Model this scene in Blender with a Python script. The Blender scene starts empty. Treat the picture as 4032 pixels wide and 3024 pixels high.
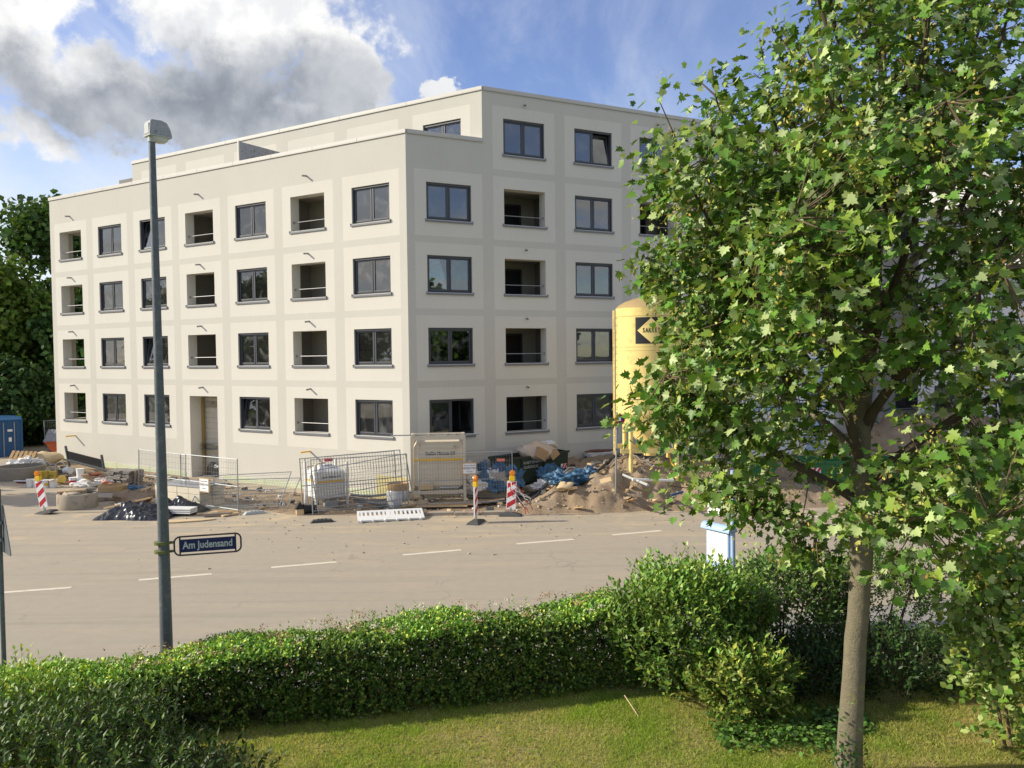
import bpy, math, random
import numpy as np
from mathutils import Matrix, Vector
S = bpy.context.scene
COL = S.collection
rad = math.radians
rng = np.random.default_rng(7)
random.seed(7)

# ------------------------------------------------------------------ camera
CAM_Z = 5.7
PITCH, ROLL = rad(-1.99426611), rad(-0.66255147)
cp, sp, cr, sr = math.cos(PITCH), math.sin(PITCH), math.cos(ROLL), math.sin(ROLL)
fwd = Vector((0, cp, sp)); rt0 = Vector((1, 0, 0)); up0 = rt0.cross(fwd)
rt = cr * rt0 + sr * up0; up = -sr * rt0 + cr * up0
cam_d = bpy.data.cameras.new('camera'); cam = bpy.data.objects.new('camera', cam_d); COL.objects.link(cam)
cam_d.sensor_width = 36.0; cam_d.lens = 36.0 * 3261 / 4032
cam_d.clip_start = 0.1; cam_d.clip_end = 4000
m = Matrix((rt, up, -fwd)).transposed().to_4x4(); m.translation = (0, 0, CAM_Z)
cam.matrix_world = m
S.camera = cam

# ------------------------------------------------------------------ light
SUN_EL = 27.5
SUN_STRENGTH = 5.0
SKY_STRENGTH = 0.1
sun_d = bpy.data.lights.new('sun', 'SUN'); sun_d.energy = SUN_STRENGTH; sun_d.angle = rad(0.53)
sun_d.color = (1.0, 0.915, 0.76)
sun = bpy.data.objects.new('sun', sun_d); COL.objects.link(sun)
sun.rotation_euler = Vector((math.cos(rad(SUN_EL)), 0.045, -math.sin(rad(SUN_EL)))).to_track_quat('-Z', 'Y').to_euler()
sun.location = (-30, 0, 30)

S.view_settings.view_transform = 'Standard'; S.view_settings.look = 'None'
S.view_settings.gamma = 1.0; S.view_settings.use_curve_mapping = False
S.view_settings.exposure = 0.2
S.cycles.max_bounces = 6; S.cycles.transparent_max_bounces = 12
S.cycles.diffuse_bounces = 3; S.cycles.glossy_bounces = 3; S.cycles.transmission_bounces = 4

class NT:
    """small node-tree helper"""
    def __init__(s, tree): s.t = tree; s.n = tree.nodes; s.l = tree.links
    def node(s, typ, **kw):
        n = s.n.new(typ)
        for k, v in kw.items(): setattr(n, k, v)
        return n
    def put(s, sock, val):
        if hasattr(val, 'is_linked') or isinstance(val, bpy.types.NodeSocket): s.l.new(val, sock)
        elif isinstance(val, (tuple, list)) and len(val) == 3 and sock.type == 'RGBA': sock.default_value = (*val, 1)
        else: sock.default_value = val
    def math(s, op, a, b=None, c=None, clamp=False):
        n = s.node('ShaderNodeMath', operation=op); n.use_clamp = clamp
        s.put(n.inputs[0], a)
        if b is not None: s.put(n.inputs[1], b)
        if c is not None: s.put(n.inputs[2], c)
        return n.outputs[0]
    def mix(s, fac, a, b, blend='MIX'):
        n = s.node('ShaderNodeMix', data_type='RGBA', blend_type=blend)
        s.put(n.inputs[0], fac); s.put(n.inputs[6], a); s.put(n.inputs[7], b)
        return n.outputs[2]
    def noise(s, vec, scale, detail=4, rough=0.55, dist=0.0):
        n = s.node('ShaderNodeTexNoise')
        if vec is not None: s.l.new(vec, n.inputs['Vector'])
        n.inputs['Scale'].default_value = scale; n.inputs['Detail'].default_value = detail
        n.inputs['Roughness'].default_value = rough; n.inputs['Distortion'].default_value = dist
        return n.outputs['Fac']
    def smooth(s, val, lo, hi, a=0.0, b=1.0):
        n = s.node('ShaderNodeMapRange', interpolation_type='SMOOTHSTEP')
        s.put(n.inputs[0], val)
        for i, q in zip((1, 2, 3, 4), (lo, hi, a, b)): n.inputs[i].default_value = q
        return n.outputs[0]

# ------------------------------------------------------------------ sky with clouds
W = bpy.data.worlds.new('World'); S.world = W; W.use_nodes = True
w = NT(W.node_tree); w.n.clear()
sky = w.node('ShaderNodeTexSky', sky_type='NISHITA')
sky.sun_disc = False; sky.sun_elevation = rad(SUN_EL); sky.sun_rotation = rad(-90)
sky.altitude = 120; sky.air_density = 1.0; sky.dust_density = 0.4; sky.ozone_density = 2.2
tc = w.node('ShaderNodeTexCoord'); D = tc.outputs['Generated']
sx = w.node('ShaderNodeSeparateXYZ'); w.l.new(D, sx.inputs[0])
az = w.math('ARCTAN2', sx.outputs[0], sx.outputs[1]); el = w.math('ARCSINE', sx.outputs[2])
wn = w.node('ShaderNodeTexNoise'); w.l.new(D, wn.inputs['Vector']); wn.inputs['Scale'].default_value = 7.5; wn.inputs['Detail'].default_value = 9; wn.inputs['Roughness'].default_value = 0.6
wsx = w.node('ShaderNodeSeparateXYZ'); w.l.new(wn.outputs['Color'], wsx.inputs[0])
azw = w.math('ADD', az, w.math('MULTIPLY', w.math('SUBTRACT', wsx.outputs[0], 0.5), 0.22)); elw = w.math('ADD', el, w.math('MULTIPLY', w.math('SUBTRACT', wsx.outputs[1], 0.5), 0.15))
n_big = w.noise(D, 5.0, 10, 0.6); n_fine = w.noise(D, 22.0, 6, 0.6)
nn = w.math('ADD', w.math('MULTIPLY', w.math('SUBTRACT', n_big, 0.5), 1.7), w.math('MULTIPLY', w.math('SUBTRACT', n_fine, 0.5), 0.55))
def blob(a0, e0, ra, re):
    da = w.math('DIVIDE', w.math('SUBTRACT', azw, a0), ra); de = w.math('DIVIDE', w.math('SUBTRACT', elw, e0), re)
    return w.math('SUBTRACT', 1.0, w.math('SQRT', w.math('ADD', w.math('MULTIPLY', da, da), w.math('MULTIPLY', de, de))))
def union(bl):
    o = bl[0]
    for b in bl[1:]: o = w.math('MAXIMUM', o, b)
    return o
cum = union([blob(-0.415, 0.285, 0.30, 0.085), blob(-0.30, 0.375, 0.185, 0.085), blob(-0.205, 0.315, 0.062, 0.075),
             blob(-0.56, 0.345, 0.13, 0.10), blob(-0.08, 0.300, 0.036, 0.015), blob(-0.52, 0.235, 0.085, 0.045),
             blob(-0.75, 0.30, 0.20, 0.10)])
dens = w.smooth(w.math('ADD', cum, w.math('MULTIPLY', nn, 1.05)), 0.10, 0.36)
grey = union([blob(-0.42, 0.265, 0.36, 0.075), blob(-0.30, 0.315, 0.20, 0.055), blob(-0.195, 0.285, 0.05, 0.05)])
greyf = w.smooth(w.math('ADD', grey, w.math('MULTIPLY', nn, 0.70)), -0.04, 0.58)
n_sh = w.noise(D, 7.5, 8, 0.58, 0.15)
gcol = w.mix(w.smooth(n_sh, 0.36, 0.66), (5.2, 5.4, 5.8), (2.3, 2.6, 3.1))
# scattered cumulus over the rest of the sky
front = w.smooth(w.math('ABSOLUTE', az), 0.62, 0.95)
pz = w.math('ADD', w.math('MAXIMUM', sx.outputs[2], 0.0), 0.12)
cv = w.node('ShaderNodeCombineXYZ')
w.put(cv.inputs[0], w.math('DIVIDE', sx.outputs[0], pz)); w.put(cv.inputs[1], w.math('DIVIDE', sx.outputs[1], pz))
n_pl = w.noise(cv.outputs[0], 0.9, 9, 0.58)
oth = w.math('MULTIPLY', w.smooth(n_pl, 0.50, 0.62), front)
oth_g = w.smooth(n_pl, 0.58, 0.75)
# thin cirrus
mp = w.node('ShaderNodeMapping'); mp.inputs['Scale'].default_value = (1.0, 0.35, 1.0); mp.inputs['Rotation'].default_value = (0, 0, 0.6)
w.l.new(cv.outputs[0], mp.inputs[0])
cir = w.math('MULTIPLY', w.smooth(w.noise(mp.outputs[0], 2.2, 8, 0.62, 0.6), 0.40, 0.80), 0.50)
hz = w.math('MULTIPLY', w.smooth(el, 0.30, 0.15), w.smooth(az, 0.25, -0.45))
hz = w.math('MULTIPLY', hz, w.math('ADD', 0.75, w.math('MULTIPLY', w.math('SUBTRACT', n_big, 0.45), 2.0)), clamp=True)
hs = w.node('ShaderNodeHueSaturation'); hs.inputs['Hue'].default_value = 0.518; hs.inputs['Saturation'].default_value = 1.06; hs.inputs['Value'].default_value = 1.55
w.l.new(sky.outputs[0], hs.inputs['Color'])
c0 = w.mix(cir, hs.outputs[0], (8.0, 8.4, 9.0))
c0 = w.mix(hz, c0, (7.4, 7.9, 8.6))
c0 = w.mix(oth, c0, w.mix(oth_g, (9.6, 9.4, 9.1), (4.2, 4.5, 5.0)))
c0 = w.mix(dens, c0, w.mix(greyf, w.mix(w.smooth(n_fine, 0.42, 0.62), (7.6, 7.7, 7.9), (9.4, 9.3, 9.1)), gcol))
bg = w.node('ShaderNodeBackground'); bg.inputs[1].default_value = SKY_STRENGTH
w.l.new(c0, bg.inputs[0])
wo = w.node('ShaderNodeOutputWorld'); w.l.new(bg.outputs[0], wo.inputs[0])

# ------------------------------------------------------------------ materials
def mat(name, col, rough=0.7, var=0.12, scale=6.0, bump=0.0, bscale=40.0, metal=0.0, spec=0.4, dirt=None, dscale=2.0, dlo=0.5, dhi=0.7, coords='Object'):
    M = bpy.data.materials.new(name); M.use_nodes = True
    t = NT(M.node_tree); b = t.n['Principled BSDF']
    tcn = t.node('ShaderNodeTexCoord').outputs[coords]
    lo = tuple(max(0, c * (1 - var)) for c in col); hi = tuple(min(1, c * (1 + var)) for c in col)
    c = t.mix(t.noise(tcn, scale, 5, 0.6), lo, hi)
    if dirt: c = t.mix(t.smooth(t.noise(tcn, dscale, 6, 0.65), dlo, dhi), c, dirt)
    t.l.new(c, b.inputs['Base Color'])
    b.inputs['Roughness'].default_value = rough; b.inputs['Metallic'].default_value = metal
    b.inputs['Specular IOR Level'].default_value = spec
    if bump:
        bn = t.node('ShaderNodeBump'); bn.inputs['Strength'].default_value = bump; bn.inputs['Distance'].default_value = 0.02
        t.l.new(t.noise(tcn, bscale, 5, 0.65), bn.inputs['Height']); t.l.new(bn.outputs[0], b.inputs['Normal'])
    return M

def leafmat(name, rough=0.42, trans=0.35, spec=0.45, tcol=(1.25, 1.15, 0.55)):
    M = bpy.data.materials.new(name); M.use_nodes = True
    t = NT(M.node_tree); b = t.n['Principled BSDF']
    a = t.node('ShaderNodeAttribute', attribute_name='tint')
    oi = t.node('ShaderNodeObjectInfo')
    b.inputs['Roughness'].default_value = rough; b.inputs['Specular IOR Level'].default_value = spec
    t.l.new(a.outputs[0], b.inputs['Base Color'])
    tr = t.node('ShaderNodeBsdfTranslucent'); t.l.new(t.mix(1.0, a.outputs[0], tcol, 'MULTIPLY'), tr.inputs[0])
    mx = t.node('ShaderNodeMixShader'); mx.inputs[0].default_value = trans
    t.l.new(b.outputs[0], mx.inputs[1]); t.l.new(tr.outputs[0], mx.inputs[2])
    t.l.new(mx.outputs[0], t.n['Material Output'].inputs[0])
    return M

def glassmat(name, tint=(0.55, 0.6, 0.6), ior=2.5):
    M = bpy.data.materials.new(name); M.use_nodes = True
    t = NT(M.node_tree); t.n.remove(t.n['Principled BSDF'])
    tr = t.node('ShaderNodeBsdfTransparent'); tr.inputs[0].default_value = (*tint, 1)
    gl = t.node('ShaderNodeBsdfGlossy'); gl.inputs['Roughness'].default_value = 0.015
    tcn = t.node('ShaderNodeTexCoord').outputs['Object']
    bn = t.node('ShaderNodeBump'); bn.inputs['Strength'].default_value = 0.02; bn.inputs['Distance'].default_value = 0.02
    t.l.new(t.noise(tcn, 1.2, 2), bn.inputs['Height']); t.l.new(bn.outputs[0], gl.inputs['Normal'])
    oi = t.node('ShaderNodeObjectInfo'); cv_ = t.node('ShaderNodeCombineXYZ'); t.l.new(t.math('MULTIPLY', oi.outputs['Random'], 40.0), cv_.inputs[0]); t.l.new(t.math('MULTIPLY', oi.outputs['Random'], 17.0), cv_.inputs[2])
    ad = t.node('ShaderNodeVectorMath', operation='ADD'); t.l.new(tcn, ad.inputs[0]); t.l.new(cv_.outputs[0], ad.inputs[1])
    fr = t.node('ShaderNodeFresnel'); fr.inputs['IOR'].default_value = ior
    mx = t.node('ShaderNodeMixShader'); t.l.new(fr.outputs[0], mx.inputs[0])
    t.l.new(tr.outputs[0], mx.inputs[1]); t.l.new(gl.outputs[0], mx.inputs[2])
    df = t.node('ShaderNodeBsdfDiffuse'); df.inputs[0].default_value = (.55, .55, .53, 1)
    sm = t.math('ADD', t.math('MULTIPLY', t.smooth(t.noise(ad.outputs[0], 1.7, 5, 0.6, 0.8), 0.48, 0.75), 0.16), t.math('MULTIPLY', oi.outputs['Random'], 0.05))
    m2 = t.node('ShaderNodeMixShader'); t.l.new(sm, m2.inputs[0]); t.l.new(mx.outputs[0], m2.inputs[1]); t.l.new(df.outputs[0], m2.inputs[2])
    t.l.new(m2.outputs[0], t.n['Material Output'].inputs[0])
    return M

def plaster(name, col):
    M = bpy.data.materials.new(name); M.use_nodes = True
    t = NT(M.node_tree); b = t.n['Principled BSDF']; b.inputs['Roughness'].default_value = 0.9
    b.inputs['Specular IOR Level'].default_value = 0.2
    o = t.node('ShaderNodeTexCoord').outputs['Object']
    mp = t.node('ShaderNodeMapping'); mp.inputs['Scale'].default_value = (1, 1, 0.6); t.l.new(o, mp.inputs[0])
    c = t.mix(t.noise(mp.outputs[0], 0.55, 5, 0.6), tuple(q * 0.93 for q in col), tuple(min(1, q * 1.05) for q in col))
    c = t.mix(t.math('MULTIPLY', t.smooth(t.noise(mp.outputs[0], 2.2, 7, 0.7, 0.4), 0.50, 0.8), 0.22), c, tuple(q * 0.82 for q in col))
    mp2 = t.node('ShaderNodeMapping'); mp2.inputs['Scale'].default_value = (3.5, 1, 0.25); t.l.new(o, mp2.inputs[0])
    c = t.mix(t.math('MULTIPLY', t.smooth(t.noise(mp2.outputs[0], 1.6, 4, 0.6), 0.55, 0.85), 0.16), c, tuple(q * 0.8 for q in col))
    t.l.new(c, b.inputs['Base Color'])
    bn = t.node('ShaderNodeBump'); bn.inputs['Strength'].default_value = 0.22; bn.inputs['Distance'].default_value = 0.008
    t.l.new(t.noise(o, 90, 3, 0.7), bn.inputs['Height']); t.l.new(bn.outputs[0], b.inputs['Normal'])
    return M

M_ = {}
M_['panel'] = plaster('light_plaster', (0.635, 0.612, 0.538))
M_['band'] = plaster('grey_plaster', (0.558, 0.537, 0.472))
M_['white_plaster'] = plaster('white_plaster', (0.80, 0.78, 0.74))
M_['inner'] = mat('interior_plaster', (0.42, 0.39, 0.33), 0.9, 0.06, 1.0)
M_['room'] = mat('room_concrete', (0.24, 0.23, 0.21), 0.9, 0.15, 0.8)
M_['insul'] = mat('insulation_board', (0.54, 0.58, 0.40), 0.9, 0.15, 3)
M_['coping'] = mat('coping_metal', (0.50, 0.48, 0.43), 0.45, 0.05, 2, spec=0.5)
M_['frame'] = mat('anthracite_frame', (0.055, 0.06, 0.07), 0.45, 0.1, 4, spec=0.5)
M_['sill'] = mat('sill_metal', (0.17, 0.175, 0.19), 0.42, 0.08, 4, spec=0.5)
M_['glass'] = glassmat('window_glass')
M_['dark'] = mat('dark_opening', (0.012, 0.012, 0.013), 0.6, 0.1)
M_['rail'] = mat('rail_metal', (0.26, 0.26, 0.27), 0.4, 0.08, 5, spec=0.6)
M_['aac'] = mat('aerated_block', (0.66, 0.60, 0.47), 0.95, 0.1, 6, 0.3, 60)
M_['galv'] = mat('galvanised_steel', (0.30, 0.32, 0.33), 0.5, 0.22, 14, 0.05, 30, metal=0.35, spec=0.5)
M_['galv_dark'] = mat('weathered_steel', (0.11, 0.125, 0.135), 0.55, 0.35, 22, 0.1, 40, metal=0.2, spec=0.4, dirt=(0.17, 0.18, 0.17), dscale=9)
M_['wire'] = mat('fence_wire', (0.27, 0.27, 0.26), 0.5, 0.1, 5, metal=0.4)
M_['white'] = mat('white_paint', (0.76, 0.75, 0.72), 0.5, 0.06, 3, dirt=(0.52, 0.46, 0.36), dscale=3.0, dlo=0.55, dhi=0.85)
M_['paper'] = mat('white_sign_face', (0.80, 0.80, 0.79), 0.6, 0.03)
M_['beige'] = mat('beige_paint', (0.62, 0.55, 0.42), 0.6, 0.08, 3, 0.05, 20, dirt=(0.33, 0.24, 0.14), dscale=4.0, dlo=0.58, dhi=0.8)
M_['yellow_band'] = mat('yellow_stripe', (0.78, 0.47, 0.05), 0.6, 0.08)
M_['silo'] = mat('silo_yellow', (0.88, 0.70, 0.26), 0.5, 0.10, 1.5, 0.12, 3.0, dirt=(0.50, 0.35, 0.13), dscale=1.8, dlo=0.5, dhi=0.8)
M_['silo_top'] = mat('silo_dusty_top', (0.40, 0.29, 0.13), 0.7, 0.15, 3)
M_['black'] = mat('black_paint', (0.02, 0.02, 0.022), 0.5, 0.1)
M_['red'] = mat('signal_red', (0.50, 0.025, 0.035), 0.45, 0.1)
M_['orange_lens'] = mat('amber_lens', (0.75, 0.24, 0.01), 0.2, 0.1, spec=0.7)
M_['lamp_yellow'] = mat('yellow_plastic', (0.78, 0.50, 0.02), 0.4, 0.05)
M_['rubber'] = mat('recycled_rubber', (0.075, 0.075, 0.07), 0.85, 0.25, 20, 0.3, 60)
M_['wood'] = mat('raw_timber', (0.50, 0.33, 0.16), 0.8, 0.22, 9, 0.15, 50)
M_['wood_pale'] = mat('pale_timber', (0.60, 0.45, 0.26), 0.8, 0.2, 9, 0.15, 50)
M_['wood_grey'] = mat('weathered_timber', (0.27, 0.23, 0.18), 0.85, 0.25, 10, 0.2, 50)
M_['card'] = mat('cardboard', (0.45, 0.30, 0.17), 0.85, 0.1, 4)
M_['film'] = mat('clear_film_heap', (0.56, 0.45, 0.34), 0.3, 0.2, 3, 0.6, 7, spec=0.6)
M_['concrete'] = mat('raw_concrete', (0.38, 0.33, 0.26), 0.92, 0.16, 6, 0.25, 40, dirt=(0.24, 0.19, 0.13), dscale=3)
M_['concrete_dark'] = mat('shaded_concrete', (0.30, 0.26, 0.20), 0.92, 0.2, 5, 0.25, 40)
M_['slate'] = mat('grey_paving_slab', (0.24, 0.22, 0.19), 0.85, 0.22, 8, 0.2, 40)
M_['tarp_black'] = mat('black_foil', (0.016, 0.017, 0.019), 0.28, 0.3, 5, 0.5, 9, spec=0.7)
M_['tarp_blue'] = mat('blue_foil', (0.05, 0.135, 0.235), 0.45, 0.35, 5, 0.8, 14, spec=0.5)
M_['green_skip'] = mat('skip_dark_green', (0.028, 0.045, 0.03), 0.55, 0.25, 5, dirt=(0.10, 0.055, 0.03), dscale=3, dlo=0.6, dhi=0.8)
M_['green_skip2'] = mat('skip_green', (0.03, 0.17, 0.05), 0.5, 0.15, 5)
M_['rust'] = mat('rusty_steel', (0.17, 0.075, 0.045), 0.8, 0.3, 6)
M_['orange_skip'] = mat('orange_steel', (0.60, 0.14, 0.05), 0.6, 0.15, 4)
M_['cont_blue'] = mat('container_blue', (0.018, 0.085, 0.20), 0.5, 0.15, 2)
M_['pvc'] = mat('orange_pipe', (0.45, 0.13, 0.06), 0.5, 0.12)
M_['hose'] = mat('grey_hose', (0.24, 0.23, 0.22), 0.7, 0.2)
M_['bucket_yellow'] = mat('yellow_bucket', (0.66, 0.47, 0.07), 0.5, 0.1)
M_['sack'] = mat('white_plastic_sack', (0.70, 0.69, 0.66), 0.55, 0.08, 5, 0.3, 10)
M_['sign_blue'] = mat('sign_blue', (0.012, 0.018, 0.085), 0.4, 0.1)
M_['sign_white'] = mat('sign_lettering', (0.48, 0.51, 0.49), 0.5, 0.05)
M_['sign_frame'] = mat('sign_tube_frame', (0.06, 0.045, 0.04), 0.5, 0.15)
M_['clamp'] = mat('olive_clamp', (0.16, 0.17, 0.05), 0.5, 0.2)
M_['bus_blue'] = mat('pale_blue_steel', (0.36, 0.50, 0.72), 0.4, 0.05)
M_['lum_grey'] = mat('luminaire_grey', (0.33, 0.34, 0.36), 0.5, 0.18, 10, dirt=(0.18, 0.18, 0.17), dscale=7)
M_['lum_pale'] = mat('luminaire_pale', (0.42, 0.44, 0.42), 0.5, 0.12, 8)
M_['acryl'] = mat('milky_acrylic', (0.62, 0.63, 0.64), 0.25, 0.05, spec=0.6)
M_['stone'] = mat('grey_quarry_stone', (0.30, 0.285, 0.27), 0.9, 0.25, 5, 0.4, 20)
M_['sandstone'] = mat('sand_boulder', (0.56, 0.43, 0.25), 0.95, 0.18, 3, 0.4, 14)
M_['bark'] = mat('maple_bark', (0.185, 0.16, 0.105), 0.95, 0.38, 11, 1.0, 34, dirt=(0.27, 0.235, 0.075), dscale=5, dlo=0.56, dhi=0.72)
M_['bark_dark'] = mat('dark_bark', (0.085, 0.065, 0.045), 0.95, 0.3, 10, 0.6, 30)
M_['twig'] = mat('twig_bark', (0.15, 0.11, 0.065), 0.9, 0.25, 10)
M_['leaf'] = leafmat('maple_leaf', 0.45, 0.20, 0.35)
M_['leaf_gloss'] = leafmat('glossy_shrub_leaf', 0.45, 0.18, 0.28)
M_['leaf_far'] = leafmat('far_leaf', 0.6, 0.25, 0.25)
M_['blade'] = leafmat('grass_blade', 0.6, 0.5, 0.25, (1.15, 1.1, 0.6))
M_['flower'] = leafmat('flower_cluster', 0.8, 0.2, 0.2, (1, 1, 1))
# wide asphalt covered with blown sand
def asphalt():
    M = bpy.data.materials.new('dusty_asphalt'); M.use_nodes = True
    t = NT(M.node_tree); b = t.n['Principled BSDF']; b.inputs['Roughness'].default_value = 0.85
    b.inputs['Specular IOR Level'].default_value = 0.3
    o = t.node('ShaderNodeTexCoord').outputs['Object']
    s = t.node('ShaderNodeSeparateXYZ'); t.l.new(o, s.inputs[0])
    c = t.mix(t.noise(o, 3.0, 6, 0.6), (0.372, 0.318, 0.234), (0.455, 0.395, 0.30))
    c = t.mix(t.math('MULTIPLY', t.smooth(t.noise(o, 160.0, 3, 0.7), 0.35, 0.75), 0.35), c, (0.23, 0.20, 0.165))
    mp = t.node('ShaderNodeMapping'); mp.inputs['Rotation'].default_value = (0, 0, rad(-20)); mp.inputs['Scale'].default_value = (0.16, 1.0, 1.0)
    t.l.new(o, mp.inputs[0])
    streak = t.smooth(t.noise(mp.outputs[0], 1.3, 8, 0.68, 0.3), 0.50, 0.72)
    near = t.smooth(s.outputs[1], 22.0, 29.5, 0.28, 1.0)
    c = t.mix(t.math('MULTIPLY', streak, near), c, (0.56, 0.435, 0.275))
    c = t.mix(t.math('MULTIPLY', t.smooth(t.noise(o, 0.9, 8, 0.7), 0.5, 0.68), t.smooth(s.outputs[1], 25.5, 29.5)), c, (0.56, 0.43, 0.265))
    mp2 = t.node('ShaderNodeMapping'); mp2.inputs['Rotation'].default_value = (0, 0, rad(-20)); mp2.inputs['Scale'].default_value = (0.05, 1.6, 1.0)
    t.l.new(o, mp2.inputs[0])
    c = t.mix(t.math('MULTIPLY', t.smooth(t.noise(mp2.outputs[0], 1.1, 5, 0.6), 0.52, 0.75), 0.4), c, (0.26, 0.23, 0.19))
    vor = t.node('ShaderNodeTexVoronoi', feature='DISTANCE_TO_EDGE'); vor.inputs['Scale'].default_value = 0.22; vor.inputs['Randomness'].default_value = 1.0
    dn = t.node('ShaderNodeVectorMath', operation='ADD'); t.l.new(o, dn.inputs[0])
    nz = t.node('ShaderNodeTexNoise'); nz.inputs['Scale'].default_value = 1.3; nz.inputs['Detail'].default_value = 6; t.l.new(o, nz.inputs[0])
    t.l.new(nz.outputs['Color'], dn.inputs[1]); t.l.new(dn.outputs[0], vor.inputs['Vector'])
    crack = t.math('MULTIPLY', t.smooth(vor.outputs['Distance'], 0.006, 0.0), t.smooth(t.noise(o, 0.35, 3), 0.5, 0.62))
    c = t.mix(t.math('MULTIPLY', crack, 0.3), c, (0.10, 0.09, 0.08))
    t.l.new(c, b.inputs['Base Color'])
    bn = t.node('ShaderNodeBump'); bn.inputs['Strength'].default_value = 0.25; bn.inputs['Distance'].default_value = 0.01
    t.l.new(t.noise(o, 120, 3, 0.7), bn.inputs['Height']); t.l.new(bn.outputs[0], b.inputs['Normal'])
    return M
def dirtmat():
    M = bpy.data.materials.new('site_sand'); M.use_nodes = True
    t = NT(M.node_tree); b = t.n['Principled BSDF']; b.inputs['Roughness'].default_value = 0.95
    b.inputs['Specular IOR Level'].default_value = 0.15
    o = t.node('ShaderNodeTexCoord').outputs['Object']
    c = t.mix(t.noise(o, 0.7, 7, 0.65), (0.21, 0.15, 0.095), (0.40, 0.30, 0.195))
    c = t.mix(t.math('MULTIPLY', t.smooth(t.noise(o, 2.6, 7, 0.7), 0.48, 0.66), 0.75), c, (0.36, 0.30, 0.23))
    c = t.mix(t.math('MULTIPLY', t.smooth(t.noise(o, 14, 5, 0.7), 0.52, 0.72), 0.5), c, (0.19, 0.135, 0.085))
    t.l.new(c, b.inputs['Base Color'])
    bn = t.node('ShaderNodeBump'); bn.inputs['Strength'].default_value = 0.8; bn.inputs['Distance'].default_value = 0.05
    t.l.new(t.noise(o, 9, 8, 0.75), bn.inputs['Height']); t.l.new(bn.outputs[0], b.inputs['Normal'])
    return M
M_['asphalt'] = asphalt(); M_['dirt'] = dirtmat()
M_['marking'] = mat('worn_road_paint', (0.70, 0.63, 0.49), 0.8, 0.10, 6, dirt=(0.44, 0.38, 0.29), dscale=5, dlo=0.55, dhi=0.75)
M_['soil'] = mat('lawn_soil', (0.20, 0.22, 0.055), 0.95, 0.3, 3, 0.6, 25, dirt=(0.30, 0.25, 0.11), dscale=1.1, dlo=0.48, dhi=0.62)
M_['field'] = mat('far_ground', (0.09, 0.10, 0.045), 0.95, 0.3, 0.05)
M_['paving'] = mat('pavement_slabs', (0.30, 0.28, 0.25), 0.9, 0.12, 3)
M_['gravel'] = mat('rubble_bits', (0.40, 0.34, 0.26), 0.95, 0.3, 2)

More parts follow.
